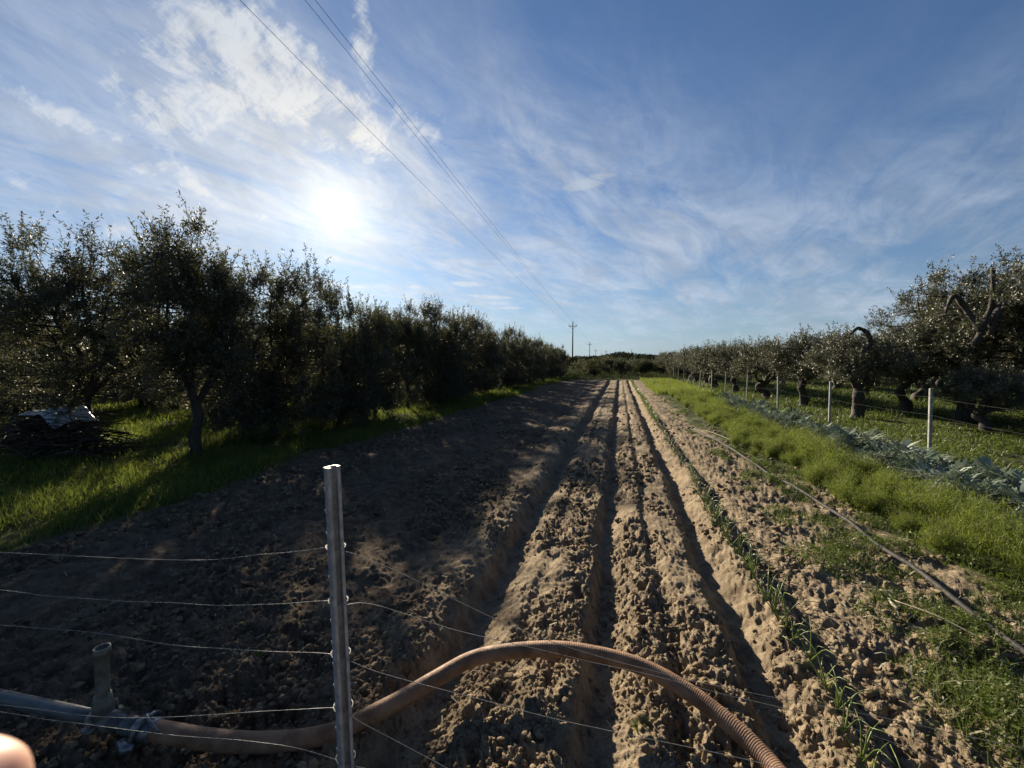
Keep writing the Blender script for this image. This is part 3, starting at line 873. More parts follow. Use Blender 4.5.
def left_grove():
    rng = random.Random(3)
    A = make_tree('olive_tree', 101, 3.75, 1.05, .9, .085, 190, 19, 13, .066, M_OLIVE, shoots=260, zbot=.60, gnarl=.04)
    B = make_tree('olive_tree', 102, 3.55, 1.42, .6, .075, 270, 19, 13, .066, M_OLIVE, shoots=240, zbot=.15, skirt=.38)
    Cc = make_tree('olive_tree', 103, 3.25, 1.40, .6, .07, 270, 19, 13, .066, M_OLIVE, shoots=260, zbot=.12, skirt=.38)
    D = make_tree('olive_tree', 104, 4.2, 1.75, 1.1, .10, 260, 19, 13, .066, M_OLIVE, shoots=300, zbot=.6, skirt=.08, lobes=6, gnarl=.05)
    G1 = 'olive trees in the front row left of the field'
    a = gp(197, 455)
    put_tree(A, a, 0.3, 1.0, 'tall dark olive tree, its bare trunk in sunlit grass left of the steel post', G1)
    y = a[1]; x = a[0]
    seq = [(B, 1.8, 1.0), (Cc, 1.8, 1.02), (B, 1.8, .92), (A, 1.8, .88), (Cc, 1.8, 1.04), (B, 1.9, .96), (Cc, 2.0, 1.0), (A, 2.4, .86), (B, 2.4, .90), (Cc, 2.4, 1.0), (A, 2.4, .82), (B, 2.5, .88), (Cc, 2.5, .97),
           (A, 2.6, .8), (B, 2.6, .86), (Cc, 2.6, .95), (B, 2.7, .85), (A, 2.8, .8)]
    for i, (p, dy, sc) in enumerate(seq):
        y += dy; xx = x + rng.uniform(-.25, .25) + min(i, 8) * .04
        if i < 6: lab = 'dark leafy olive tree, %s beyond the bare-trunked one, left row' % ORD[i]
        else: lab = 'dark olive tree merging into the far part of the left front row'
        put_tree(p, (xx, y), rng.uniform(0, 6.28), sc * rng.uniform(.94, 1.08), lab, G1)
    c = gp(92, 446)
    put_tree(D, c, 1.1, .92, 'broad dark olive tree overhanging the sunlit grass near the left edge', 'olive trees behind the left front row')
    c = gp(-10, 430)
    put_tree(B, c, 2.0, .95, 'dark low olive tree cut by the left edge beside the white sheet', 'olive trees behind the left front row')
    put_tree(Cc, gp(28, 414), 2.6, 1.0, 'low dark olive tree behind the white sheet near the left edge', 'olive trees behind the left front row')
    put_tree(B, gp(140, 410), .6, .9, 'dark olive tree seen between the two nearest left trees', 'olive trees behind the left front row')
    for row, x0 in enumerate((-12.4, -17.5, -23.0)):
        yy = [7.2, 7.8, 9.0][row]
        while yy < 46:
            yy += rng.uniform(2.5, 3.1)
            if row == 0 and yy < 8.5: continue
            p = rng.choice([A, B, Cc, D])
            lab = ['dark olive tree half hidden in the second row left', 'dark olive tree deep in the third row of the left grove', 'dark olive tree at the back of the left grove'][row]
            put_tree(p, (x0 + rng.uniform(-.4, .4), yy), rng.uniform(0, 6.28), rng.uniform(.80, 1.0), lab, 'olive trees behind the left front row')
left_grove()

def dead_branches(parent_loc, paths, name, label, mat=M_BARK):
    root = empty(name, parent_loc)
    return root

def right_grove():
    rng = random.Random(9)
    BIG = make_tree('olive_tree', 201, 3.75, 1.95, 1.3, .18, 225, 17, 12, .075, M_OLIVE_R, shoots=170, zbot=1.0, lobes=6, gnarl=.12)
    E = make_tree('olive_tree', 202, 2.45, 1.5, .95, .17, 140, 17, 12, .070, M_OLIVE_R, shoots=90, zbot=.85, lobes=5, gnarl=.15)
    Fm = make_tree('olive_tree', 203, 2.45, 1.4, 1.0, .15, 150, 17, 12, .070, M_OLIVE_R, shoots=120, zbot=.9, lobes=5, gnarl=.1)
    G = make_tree('olive_tree', 204, 2.35, 1.55, .8, .17, 155, 17, 12, .070, M_OLIVE_R, shoots=100, zbot=.7, lobes=4, gnarl=.12)
    G1 = 'olive trees in the front row right of the field'
    a = gp(962, 421)
    t = put_tree(BIG, a, .4, 1.0, 'tallest grey-leaved olive tree at the right edge with cut limbs on top', G1)
    # gnarled cut limbs sticking out of the crown
    def limb(px_pts, depth, radii, parent, inv):
        pts = np.array([at_depth(px, py, depth + dd) for px, py, dd in px_pts])
        loc = np.array(inv.location); pts = pts - loc
        c, s_ = math.cos(-inv.rotation_euler[2]), math.sin(-inv.rotation_euler[2])
        pts = np.stack([pts[:, 0] * c - pts[:, 1] * s_, pts[:, 0] * s_ + pts[:, 1] * c, pts[:, 2]], 1) / inv.scale[0]
        sp = spline(pts, .06); rd = np.interp(np.linspace(0, 1, len(sp)), np.linspace(0, 1, len(radii)), radii)
        V, Q, T = tube_geo(sp, rd * (1 + .12 * np.sin(np.arange(len(sp)) * 1.3)), 9)
        rn = np.random.default_rng(int(px_pts[0][0])); V = V + rn.normal(0, .006, V.shape)
        bf = Buf(); bf.add(V, Q, T); return bf.build('limb', M_BARK, parent, smooth=True)
    dpt = 9.3
    limb([(975, 345, 0), (985, 322, 0), (992, 303, 0), (993, 285, 0), (993, 268, 0)], dpt, [.075, .06, .05, .045, .04], t, t)
    limb([(980, 330, 0), (968, 312, .1), (955, 296, .1), (949, 303, .1), (946, 312, .1)], dpt, [.06, .055, .06, .05, .02], t, t)
    limb([(990, 335, 0), (996, 315, -.1), (1006, 305, -.1), (1016, 309, -.1), (1024, 320, -.1)], dpt, [.06, .08, .10, .085, .05], t, t)
    b = gp(856, 419)
    e = put_tree(E, b, 1.0, .92, 'stout-trunked olive tree with a bare hooked limb, behind the second pale post', G1)
    dpe = 10.6
    limb([(862, 352, 0), (871, 343, 0), (864, 331, 0), (858, 328, 0), (852, 333, 0), (848, 337, 0)], dpe, [.06, .06, .055, .05, .035, .012], e, e)
    limb([(859, 329, 0), (867, 331, 0), (872, 339, 0), (876, 343, 0)], dpe, [.04, .04, .03, .015], e, e)
    spots = [(gp(803, 406), Fm, 1.0), (gp(766, 399), G, 1.0), (gp(735, 393), Fm, .98)]
    labs = ['olive tree with thin dark trunk, next beyond the hooked-limb olive', 'low-crowned olive tree, second beyond the hooked-limb olive', 'olive tree, third beyond the hooked-limb olive in the right row']
    for (p, pr, sc), lb in zip(spots, labs): put_tree(pr, p, rng.uniform(0, 6.28), sc, lb, G1)
    y = spots[-1][0][1] + 3.2; x = spots[-1][0][0]
    while y < 62:
        put_tree(rng.choice([E, Fm, G]), (x + rng.uniform(-.3, .3), y), rng.uniform(0, 6.28), rng.uniform(.9, 1.08), 'grey-green olive tree in the far part of the right front row', G1)
        y += rng.uniform(2.8, 3.3)
    # beside the tall tree at the frame's edge
    q = gp(1066, 432)
    put_tree(G, gp(985, 431), 1.3, (.62, .62, .58), 'low bushy olive with pale hanging leaves at the foot of the tallest right tree', G1)
    put_tree(BIG, q, 2.6, 1.1, 'olive tree mostly outside the right edge, its outer twigs against the sky', G1)
    put_tree(Fm, gp(905, 415), 2.2, .98, 'grey-leaved olive tree between the hooked-limb olive and the tallest one', G1)
    for row, x0 in enumerate((11.8, 16.6, 21.5)):
        yy = [9.5, 8, 8][row]
        while yy < 50:
            p = rng.choice([E, Fm, G])
            put_tree(p, (x0 + rng.uniform(-.4, .4), yy), rng.uniform(0, 6.28), rng.uniform(.95, 1.15),
                     ['olive tree half hidden in the second row right', 'olive tree deep in the third row of the right grove', 'olive tree at the back of the right grove'][row], 'olive trees behind the right front row')
            yy += rng.uniform(3.1, 3.9)
right_grove()

# ------------------------------------------------------------------ end of the field and the far country
def far_country():
    rng = random.Random(17)
    S = make_tree('bush', 301, 1.9, 1.3, .3, .06, 90, 16, 11, .085, M_SCRUB, shoots=50, zbot=.1)
    S2 = make_tree('bush', 302, 2.4, 1.5, .3, .07, 100, 16, 11, .085, M_OLIVE, shoots=60, zbot=.1)
    gl = 'bushes at the far end of the field'
    for i in range(16):
        x = -5.5 + i * .85 + rng.uniform(-.4, .4); y = rng.uniform(44, 62)
        if -.6 < x < 1.2 and y < 50: y += 9
        put_tree(rng.choice([S, S2]), (x, y), rng.uniform(0, 6.28), rng.uniform(.6, 1.0), 'scrubby green bush at the far end of the furrows', gl, 'bush')
    put_tree(S2, (.25, 43.5), 0, .85, 'round dark bush standing where the furrows end', gl, 'bush')
    put_tree(S, (-2.5, 41.5), 0, .5, 'pale green low bush at the far left corner of the furrows', gl, 'bush')
    # far wood reading as one mass
    nr = np.random.default_rng(77)
    n = 230000
    a = nr.uniform(R(-62), R(40), n)
    r = nr.uniform(80, 130, n)
    x = r * np.sin(a); y = r * np.cos(a)
    top = 1.9 + 1.9 * fbm(x * .13, y * .13, 4, 300) + .9 * np.exp(-((a - 0.0) / .04) ** 2)
    z = top * nr.random(n) ** .6
    P = np.stack([x, y, z], 1)
    bf = Buf(); bf.add(*leaflets(P, nr.uniform(.18, .45, n), nr, nr.random(n), 3.0, .7))
    tag(bf.build('far_woodland', M_WOOD), 'low dark belt of trees along the horizon', 'woodland', kind='stuff')
    n = 60000
    x = nr.uniform(-14, 16, n); y = nr.uniform(39, 72, n)
    P = np.stack([x, y, height(x, y, False) + nr.random(n) ** 1.4 * (.05 + .7 * fbm(x * .35, y * .35, 3, 310))], 1)
    bf = Buf(); bf.add(*blades(P, nr.uniform(.1, .3, n), np.full(n, .03), 1.4, nr, nr.random(n)))
    tag(bf.build('field_margin_scrub', M_SCRUB), 'rank green growth on the margin where the furrows end', 'scrub', kind='stuff')
    # low hills
    k = 220; aa = np.linspace(R(-80), R(80), k)
    V = []; 
    for t_, rr in enumerate((420, 520, 640)):
        hh = [0, 1, 0][t_] * (5.0 + 9 * fbm(aa * 6, aa * 0 + 2, 4, 400)) - [1, 0, 1][t_]
        V.append(np.stack([rr * np.sin(aa), rr * np.cos(aa), hh], 1))
    V = np.concatenate(V); i = np.arange(k - 1)
    Q = np.concatenate([np.stack([i, i + 1, k + i + 1, k + i], 1), np.stack([k + i, k + i + 1, 2 * k + i + 1, 2 * k + i], 1)])
    hm = plain_mat('hill_scrub', (.03, .04, .02), (.06, .07, .035), .05, .95)
    tag(mesh_obj('hills', V, [Q], hm, smooth=True), 'low dark hills on the horizon', 'hills', kind='structure')
far_country()

# ------------------------------------------------------------------ power line
def power_line():
    vd = pdir(607, 363); d = np.array([vd.x, vd.y, 0]); d /= np.linalg.norm(d)
    side = np.array([d[1], -d[0], 0])          # to the right of the line
    p1 = at_depth(572.5, 363, 84.0); p1[2] = 0
    Harm, Htop = 9.4, 10.1
    poles = [-84, 0, 84, 168]
    labs = ['tall power pole behind the left trees, nearest on the line', 'power pole, second down the line, small above the far trees', 'tiny power pole furthest down the line']
    P0 = p1
    def build(loc):
        root = empty('power_pole', loc, -math.atan2(d[0], d[1]))
        bf = Buf(); V, Q, T = tube_geo([[0, 0, -.5], [0, 0, 5], [0, 0, Htop]], [.17, .14, .10], 10); bf.add(V, Q, T); bf.build('pole', M_POLE, root, True)
        bf = Buf(); bf.add(*box_geo((0, 0, Harm - .1), (1.75, .11, .11))); bf.add(*box_geo((.35, .07, Harm - .42), (.9, .04, .05), Matrix.Rotation(-.7, 3, 'Y'))); bf.add(*box_geo((-.35, .07, Harm - .42), (.9, .04, .05), Matrix.Rotation(.7, 3, 'Y')))
        bf.build('crossarm', M_POLE, root)
        for xx, zz in ((-.8, Harm - .04), (.8, Harm - .04), (0, Htop - .02)):
            bf = Buf(); V, Q, T = tube_geo([[xx, 0, zz], [xx, 0, zz + .08], [xx, 0, zz + .1], [xx, 0, zz + .2], [xx, 0, zz + .24]], [.03, .03, .07, .06, .03], 8); bf.add(V, Q, T); bf.build('insulator', M_POSTW, root, True)
        return root
    proto = build(tuple(P0)); tag(proto, labs[0], 'power pole', 'power poles along the line')
    for s, l in ((84, labs[1]), (172, labs[2])):
        tag(copy_thing(proto, P0 + d * s, proto.rotation_euler[2], 1.0), l, 'power pole', 'power poles along the line')
    o = copy_thing(proto, (at_depth(606, 363, 270)[0], at_depth(606, 363, 270)[1], 0), proto.rotation_euler[2], 1.0)
    tag(o, 'tiny power pole just right of the furthest one on the line', 'power pole', 'power poles along the line')
    q = at_depth(631.5, 363, 235)
    root = empty('mast', (q[0], q[1], 0)); bf = Buf(); V, Q, T = tube_geo([[0, 0, 0], [0, 0, 9.8]], [.22, .13], 8); bf.add(V, Q, T); bf.build('pole', M_POLE, root)
    tag(root, 'plain thin mast standing alone above the far trees', 'mast')
    for so, zz in ((-.8, Harm + .2), (0, Htop + .22), (.8, Harm + .2)):
        pts = []
        for k in range(-1, 2):
            a = P0 + d * 84 * k + side * so; b = P0 + d * 84 * (k + 1) + side * so
            for t in np.linspace(0, 1, 28, endpoint=(k == 1)):
                c = a + (b - a) * t; c[2] = zz - .45 * 4 * t * (1 - t); pts.append(c)
        bf = Buf(); V, Q, T = tube_geo(pts, .006, 5); bf.add(V, Q, T)
        nm = {-.8: 'left', 0: 'middle', .8: 'right'}[so]
        tag(bf.build('power_cable', M_CABLE), '%s dark cable of the three strung overhead between the power poles' % {'left': 'leftmost', 'middle': 'middle, highest', 'right': 'rightmost'}[nm], 'cable', 'overhead power cables')
    # small water tank tower at the right of the far trees
    q = at_depth(652, 363, 170); root = empty('water_tower', (q[0], q[1], 0))
    bf = Buf(); bf.add(*box_geo((0, 0, 4.6), (2.2, 1.6, .5))); bf.build('roof', M_BRUSH, root)
    for sx in (-.8, .8):
        for sy in (-.5, .5):
            bf = Buf(); bf.add(*box_geo((sx, sy, 2.17), (.15, .15, 4.35))); bf.build('leg', M_BRUSH, root)
    tag(root, 'small dark flat-topped stand on legs among the far right trees', 'stand')
power_line()

# ------------------------------------------------------------------ right fence
def right_fence():
    X = 4.98 * .985
    base1 = gp(929, 459)
    X = base1[0]
    root = empty('wire_fence', (X, 0, 0))
    rng = random.Random(5)
    bf = Buf()
    w, h = .044, 1.16
    # square post with chamfered edges and small nail holes
    prof = [(-w / 2 + .008, -w / 2), (w / 2 - .008, -w / 2), (w / 2, -w / 2 + .008), (w / 2, w / 2 - .008), (w / 2 - .008, w / 2), (-w / 2 + .008, w / 2), (-w / 2, w / 2 - .008), (-w / 2, -w / 2 + .008)]
    lv = [(-.3, 1), (h - .012, 1), (h, .8)]
    V = [(x * s, y * s, z) for z, s in lv for x, y in prof]
    Q = [[k * 8 + i, k * 8 + (i + 1) % 8, k * 8 + 8 + (i + 1) % 8, k * 8 + 8 + i] for k in range(2) for i in range(8)]
    c = len(V); V.append((0, 0, h)); T = [[16 + i, 16 + (i + 1) % 8, c] for i in range(8)]
    bf.add(V, Q, T)
    for zz in np.arange(.12, h - .05, .11): bf.add(*box_geo((0, -w / 2 - .003, zz), (.012, .006, .02)))
    proto = bf.build('post', M_POSTW, root)
    y = base1[1] - 3.3; first = True; ys = []
    while y < 46:
        x = rng.uniform(-.03, .03)
        o = proto if first else proto.copy()
        if not first: COL.objects.link(o); o.parent = root
        o.location = (x, y, hz(X, y)); o.rotation_euler = (rng.uniform(-.03, .03), rng.uniform(-.02, .02), rng.uniform(-.2, .2)); first = False
        ys.append((x, y)); y += 3.3 + rng.uniform(-.08, .08)
    for hh in (.42, .72, 1.02):
        pts = []
        for (xa, ya), (xb, yb) in zip(ys[:-1], ys[1:]):
            sag = rng.uniform(.01, .05)
            for t in np.linspace(0, 1, 8, endpoint=False):
                pts.append((xa + (xb - xa) * t - .035, ya + (yb - ya) * t, hh - sag * 4 * t * (1 - t) + hz(X, ya) * (1 - t) + hz(X, yb) * t))
        b2 = Buf(); V, Q, T = tube_geo(pts, .0011, 5); b2.add(V, Q, T); b2.build('wire', M_WIRE_D, root)
    tag(root, 'wire fence with slim whitish posts along the right olive trees', 'fence')
right_fence()

# ------------------------------------------------------------------ near steel post with slack wires
def near_fence():
    top = gp(329, 466, 1.25); bot = gp(346, 823, -.02)
    axis = Vector(top - bot); L = axis.length
    root = empty('wire_fence', bot)
    # open C profile, rolled lips
    w, dp, th = .046, .030, .003
    outer = [(-w / 2, dp), (-w / 2, 0.006), (-w / 2 + .006, 0), (w / 2 - .006, 0), (w / 2, .006), (w / 2, dp), (w / 2 - .012, dp)]
    inner = [(w / 2 - .012, dp - th), (w / 2 - th, dp - th), (w / 2 - th, .007), (w / 2 - .007, th), (-w / 2 + .007, th), (-w / 2 + th, .007), (-w / 2 + th, dp - th), (-w / 2 + .012, dp - th), (-w / 2 + .012, dp)]
    prof = np.array(outer + inner); n = len(prof)
    levels = np.linspace(-.35, L, 26)
    q = axis.to_track_quat('Z', 'Y'); rot = np.array(q.to_matrix()) @ np.array(Matrix.Rotation(YAW - .42, 3, 'Z'))
    bf = Buf()
    V = np.array([[x, y, z] for z in levels for x, y in prof]) @ rot.T
    i = np.arange(len(levels) - 1)[:, None] * n; j = np.arange(n)[None]
    Q = np.stack([i + j, i + (j + 1) % n, i + n + (j + 1) % n, i + n + j], -1).reshape(-1, 4)
    bf.add(V, Q)
    # end face strips across the sheet thickness
    e = (len(levels) - 1) * n
    pairs = [(0, 14), (1, 12), (2, 11), (3, 10), (4, 9), (5, 8), (6, 7)]
    EQ = [[e + pairs[k][0], e + pairs[k + 1][0], e + pairs[k + 1][1], e + pairs[k][1]] for k in range(6)] + [[e + 0, e + 14, e + 15, e + 15]]
    bf.add(V, [a for a in EQ[:6]])
    # folded hooks and slots
    for z in np.arange(.12, L - .05, .075):
        a, b = box_geo((0.006, -.003, z), (.007, .006, .016)); bf.add(a @ rot.T, b)
        a, b = box_geo((w / 2 + .003, .016, z + .03), (.006, .008, .012)); bf.add(a @ rot.T, b)
    bf.build('post', M_STEEL, root)
    inv = -np.array(bot)
    def on_post(py):
        t = (py - 466) / (823 - 466)
        # height where the post crosses this image row
        best = None
        for s in np.linspace(0, 1, 400):
            p = bot + (top - bot) * s; v = CM.transposed() @ Vector((p[0], p[1], p[2] - EYE))
            yy = H_PX / 2 - v.y / -v.z * F_PX
            if best is None or abs(yy - py) < best[0]: best = (abs(yy - py), p)
        return best[1]
    def wire(pts_left, py, pts_right, rad=.0011):
        c = on_post(py); f = np.array([math.sin(YAW), -math.cos(YAW), 0]) * .006 + c
        P = [at_depth(x, y, d) for x, y, d in pts_left] + [c + (np.array(bot) * 0) + np.array([-.028, -.004, 0]), c + np.array([.032, -.006, -.002])] + [at_depth(x, y, d) for x, y, d in pts_right]
        sp = spline(np.array(P), .02) + inv
        rn = np.random.default_rng(int(py)); k = len(sp)
        sp = sp + np.stack([np.zeros(k), np.zeros(k), np.interp(np.arange(k), np.arange(0, k + 9, 9), rn.normal(0, .0022, len(np.arange(0, k + 9, 9))))], 1)
        b2 = Buf(); V, Q, T = tube_geo(sp, rad, 5); b2.add(V, Q, T); return b2.build('wire', M_WIRE, root)
    wire([(-160, 548, 1.62), (0, 553, 1.55), (110, 558, 1.5), (200, 560, 1.47), (275, 554, 1.43)], 548, [(365, 558, 1.42), (400, 573, 1.45), (455, 601, 1.5), (530, 633, 1.56), (640, 668, 1.64), (765, 696, 1.7), (885, 718, 1.66), (1013, 746, 1.58), (1100, 765, 1.5)])
    wire([(-160, 575, 1.62), (0, 590, 1.55), (60, 597, 1.52), (180, 604, 1.48), (270, 605, 1.43)], 602, [(375, 605, 1.42), (462, 632, 1.48), (565, 655, 1.54), (700, 688, 1.6), (840, 725, 1.56), (980, 775, 1.45)])
    wire([(-160, 612, 1.62), (0, 624, 1.55), (105, 634, 1.5), (180, 646, 1.47), (270, 652, 1.43)], 655, [(385, 674, 1.42), (475, 697, 1.46), (573, 723, 1.52), (735, 757, 1.5), (830, 782, 1.4)])
    wire([(-160, 690, 1.62), (0, 705, 1.55), (100, 716, 1.5), (190, 716, 1.47), (270, 711, 1.43)], 709, [(360, 722, 1.41), (407, 747, 1.44), (460, 775, 1.45)])
    wire([(-160, 690, 1.58), (0, 712, 1.5), (70, 722, 1.46), (160, 734, 1.43), (260, 743, 1.41), (300, 749, 1.4)], 760, [(365, 768, 1.4), (420, 780, 1.4)])
    # tie wires twisted round the post
    for py in (548, 602, 655, 709, 760):
        c = on_post(py) + inv
        th = np.linspace(0, 4 * np.pi, 50)
        pts = c + np.stack([np.cos(th) * .033, np.sin(th) * .030 + .014, np.linspace(-.004, .004, 50)], 1)
        b2 = Buf(); V, Q, T = tube_geo(pts, .0013, 5); b2.add(V, Q, T); b2.build('tie_wire', M_WIRE, root)
    tag(root, 'near galvanised steel post with five slack wires, at lower left', 'fence')
near_fence()

# ------------------------------------------------------------------ irrigation pipe, riser, coupling and brown hose
def irrigation():
    a, b = gp(-120, 672, .07), gp(139, 727, .07)
    d = (b - a) / np.linalg.norm(b - a)
    root = empty('irrigation_pipe', b)
    bf = Buf(); pr = .029
    V, Q, T = tube_geo([a - b, (a - b) * .5, (a - b) * .25, [0, 0, 0]], pr, 24); bf.add(V, Q, T)
    V, Q, T = tube_geo([-d * .075, -d * .07, -d * .015, -d * .01], [pr + .001, pr + .006, pr + .006, pr + .001], 24); bf.add(V, Q, T)
    bf.build('barrel', M_PVC, root, True)
    # saddle and riser
    s = gp(104, 712, .10) - b
    s = d * np.dot(s, d)
    up = np.array([.05, 0, 1.0]); up /= np.linalg.norm(up)
    bf = Buf()
    V, Q, T = tube_geo([s - d * .055, s - d * .05, s + d * .05, s + d * .055], [pr + .002, pr + .009, pr + .009, pr + .002], 20); bf.add(V, Q, T)
    V, Q, T = tube_geo([s + up * .02, s + up * .06, s + up * .075, s + up * .10, s + up * .115], [.038, .036, .034, .030, .028], 18); bf.add(V, Q, T)
    for k in (-1, 1):
        n = np.array([-d[1], d[0], 0]) * k
        V, Q, T = tube_geo([s + n * .05 + [0, 0, -.01], s + n * .05 + [0, 0, .05]], .007, 8); bf.add(V, Q, T)
        a2, b2 = box_geo(s + n * .052, (.05, .03, .012)); bf.add(a2, b2)
    bf.build('saddle', M_RISER, root, True)
    bf = Buf(); o = s + up * .11; Lr = .215
    rings = [(0, .024), (.02, .0235), (Lr * .5, .0235), (Lr - .03, .0235), (Lr - .028, .028), (Lr, .0285), (Lr, .0225), (Lr - .08, .021)]
    pts = [o + up * z for z, _ in rings]
    n = 20; th = np.linspace(0, 2 * np.pi, n, endpoint=False)
    e1 = np.array([1, 0, -.05]); e2 = np.array([0, 1, 0])
    V = np.array([p + (np.cos(t) * e1 + np.sin(t) * e2) * r_ for p, (_, r_) in zip(pts, rings) for t in th])
    i = np.arange(len(rings) - 1)[:, None] * n; j = np.arange(n)[None]
    Q = np.stack([i + j, i + (j + 1) % n, i + n + (j + 1) % n, i + n + j], -1).reshape(-1, 4)
    bf.add(V, Q); bf.build('riser', M_RISER, root, True)
    bf = Buf(); V, Q, T = tube_geo(spline([s + up * .09, s + up * .10 + [-.05, 0, -.01], s + up * .08 + [-.075, 0, -.03]], .01), .0035, 6); bf.add(V, Q, T); bf.build('lever', M_CLAMP, root, True)
    tag(root, 'grey irrigation pipe with an upright open riser, at the lower left edge', 'pipe')

    hs = [b + d * .0, b + d * .07] + [gp(x, y, z) for x, y, z in [(215, 740, .05), (270, 742, .05), (328, 734, .055), (385, 708, .06), (432, 681, .07), (470, 660, .09), (505, 652, .12),
          (555, 649, .14), (600, 655, .14), (645, 668, .12), (690, 693, .10), (730, 724, .085), (765, 758, .07), (800, 800, .07), (850, 860, .07)]]
    hs = np.array(hs)
    c = spline(hs, .0035) - b
    # constant step so the ribs are even
    seg = np.concatenate([[0], np.cumsum(np.linalg.norm(np.diff(c, axis=0), axis=1))])
    tt = np.arange(0, seg[-1], .0018); c = np.stack([np.interp(tt, seg, c[:, k]) for k in range(3)], 1)
    rad = .037 + .0005 * np.cos(tt * 2 * np.pi / .0090)
    hroot = empty('suction_hose', b)
    V, Q, T = tube_geo(c, rad, 22); bf = Buf(); bf.add(V, Q, T); bf.build('hose', M_HOSE, hroot, True)
    # coupling: bell, ring and lever clamp
    bf = Buf()
    V, Q, T = tube_geo([d * -.005, d * 0, d * .02, d * .035, d * .05, d * .085, d * .09], [.036, .041, .043, .049, .044, .042, .038], 28); bf.add(V, Q, T)
    cup = bf.build('coupling', M_CLAMP, hroot, True)
    th = np.linspace(0, 2 * np.pi, 40); n1 = np.array([-d[1], d[0], 0]); tilt = d * .018
    ring = np.array([d * .034 + n1 * math.cos(t) * .056 + np.array([0, 0, 1]) * math.sin(t) * .056 + tilt * math.sin(t) for t in th])
    bf = Buf(); V, Q, T = tube_geo(ring, .008, 8); bf.add(V, Q, T)
    bf.build('clamp_ring', M_CLAMP, cup, True)
    bf = Buf()
    p = [d * .045 + [0, 0, .066], d * .075 + n1 * -.02 + [0, 0, .071], d * .115 + n1 * -.03 + [0, 0, .055], d * .14 + n1 * -.03 + [0, 0, .03]]
    V, Q, T = tube_geo(spline(p, .01), .006, 6); bf.add(V, Q, T)
    V, Q, T = tube_geo([d * -.01 - n1 * .06 + [0, 0, -.01], d * .03 - n1 * .074 + [0, 0, -.018], d * .06 - n1 * .065 + [0, 0, -.02]], [.016, .02, .014], 8); bf.add(V, Q, T)
    bf.build('lever', M_CLAMP, cup, True)
    tag(hroot, 'ribbed brown hose arching over the furrows from the grey pipe coupling', 'hose')
irrigation()

# drip pipe along the right-hand bed
def drip():
    pts = [gp(x, y, .035) for x, y in [(1100, 705), (1023, 646), (985, 620), (950, 594), (915, 568), (880, 545), (850, 521), (815, 498), (780, 479), (750, 461), (728, 447), (706, 436), (690, 427)]]
    c = spline(np.array(pts), .04)
    z = height(c[:, 0], c[:, 1]); zz = np.convolve(np.pad(z, 8, mode='edge'), np.ones(17) / 17, 'valid')
    zm = np.array([z[max(0, i - 7):i + 8].max() for i in range(len(z))]); zm = np.convolve(np.pad(zm, 6, mode='edge'), np.ones(13) / 13, 'valid')
    c[:, 2] = np.maximum(zm + .012, z + .014)
    bf = Buf(); V, Q, T = tube_geo(c, .018, 10); bf.add(V, Q, T)
    tag(bf.build('drip_pipe', M_DRIP, smooth=True), 'long thin black plastic pipe lying beside the fennel on the right', 'pipe')
    rng = np.random.default_rng(61)
    # a second thin stick of cane by it
    for (x0, y0, x1, y1, lab) in [(893, 600, 985, 640, 'pale dry cane lying across soil below the black pipe'), (706, 430, 745, 447, 'thin grey stick lying at the far end of the black pipe')]:
        a, b = gp(x0, y0, .03), gp(x1, y1, .03); a[2] = hz(a[0], a[1]) + .03; b[2] = hz(b[0], b[1]) + .03
        m = (a + b) / 2 + [0, 0, .02]
        bf = Buf(); V, Q, T = tube_geo(spline([a, m, b], .04), .005, 6); bf.add(V, Q, T); tag(bf.build('cane', M_STRAW), lab, 'cane')
drip()

# pulled vegetable tops (whitish stems with limp green leaves) on the soil
def tops():
    rng = np.random.default_rng(71)
    spots = [(898, 612, 'pale stemmed vegetable top lying on bare soil, leftmost of the pulled ones'), (925, 625, 'pulled vegetable top with thick white stem just below the black pipe'),
             (965, 638, 'curled yellowish vegetable top close to the black pipe'), (880, 590, 'limp pulled vegetable top among weeds above the white-stemmed ones'),
             (1000, 662, 'pale pulled stalk near the right edge beside the weed patch')]
    for px, py, lab in spots:
        p = gp(px, py); z = float(height(np.array([p[0]]), np.array([p[1]]))[0])
        root = empty('vegetable_top', (p[0], p[1], z + .012), rng.uniform(0, 6.28))
        bf = Buf()
        V, Q, T = tube_geo(spline([[0, 0, 0], [.04, .01, .012], [.085, 0, .01]], .01), np.linspace(.011, .006, len(spline([[0, 0, 0], [.04, .01, .012], [.085, 0, .01]], .01))), 8); bf.add(V, Q, T, .95)
        bf.build('stem', M_STRAW, root, True)
        bf = Buf()
        for k in range(7):
            a = rng.normal(0, .6); L = rng.uniform(.09, .2)
            q = np.array([math.cos(a), math.sin(a), 0]); s = np.array([-q[1], q[0], 0]) * rng.uniform(.003, .007)
            m = [np.array([.08, 0, .01]) + q * L * t + [0, 0, .03 * math.sin(3.1 * t)] for t in (0, .35, .7, 1)]
            bf.add([m[0] - s, m[0] + s, m[1] - s, m[1] + s, m[2] - s * .8, m[2] + s * .8, m[3]], Q=[[0, 1, 3, 2], [2, 3, 5, 4]], T=[[4, 5, 6]], tone=rng.random())
        bf.build('leaves', M_WEED, root)
        tag(root, lab, 'vegetable', 'pulled vegetable tops on the right-hand bed')
tops()

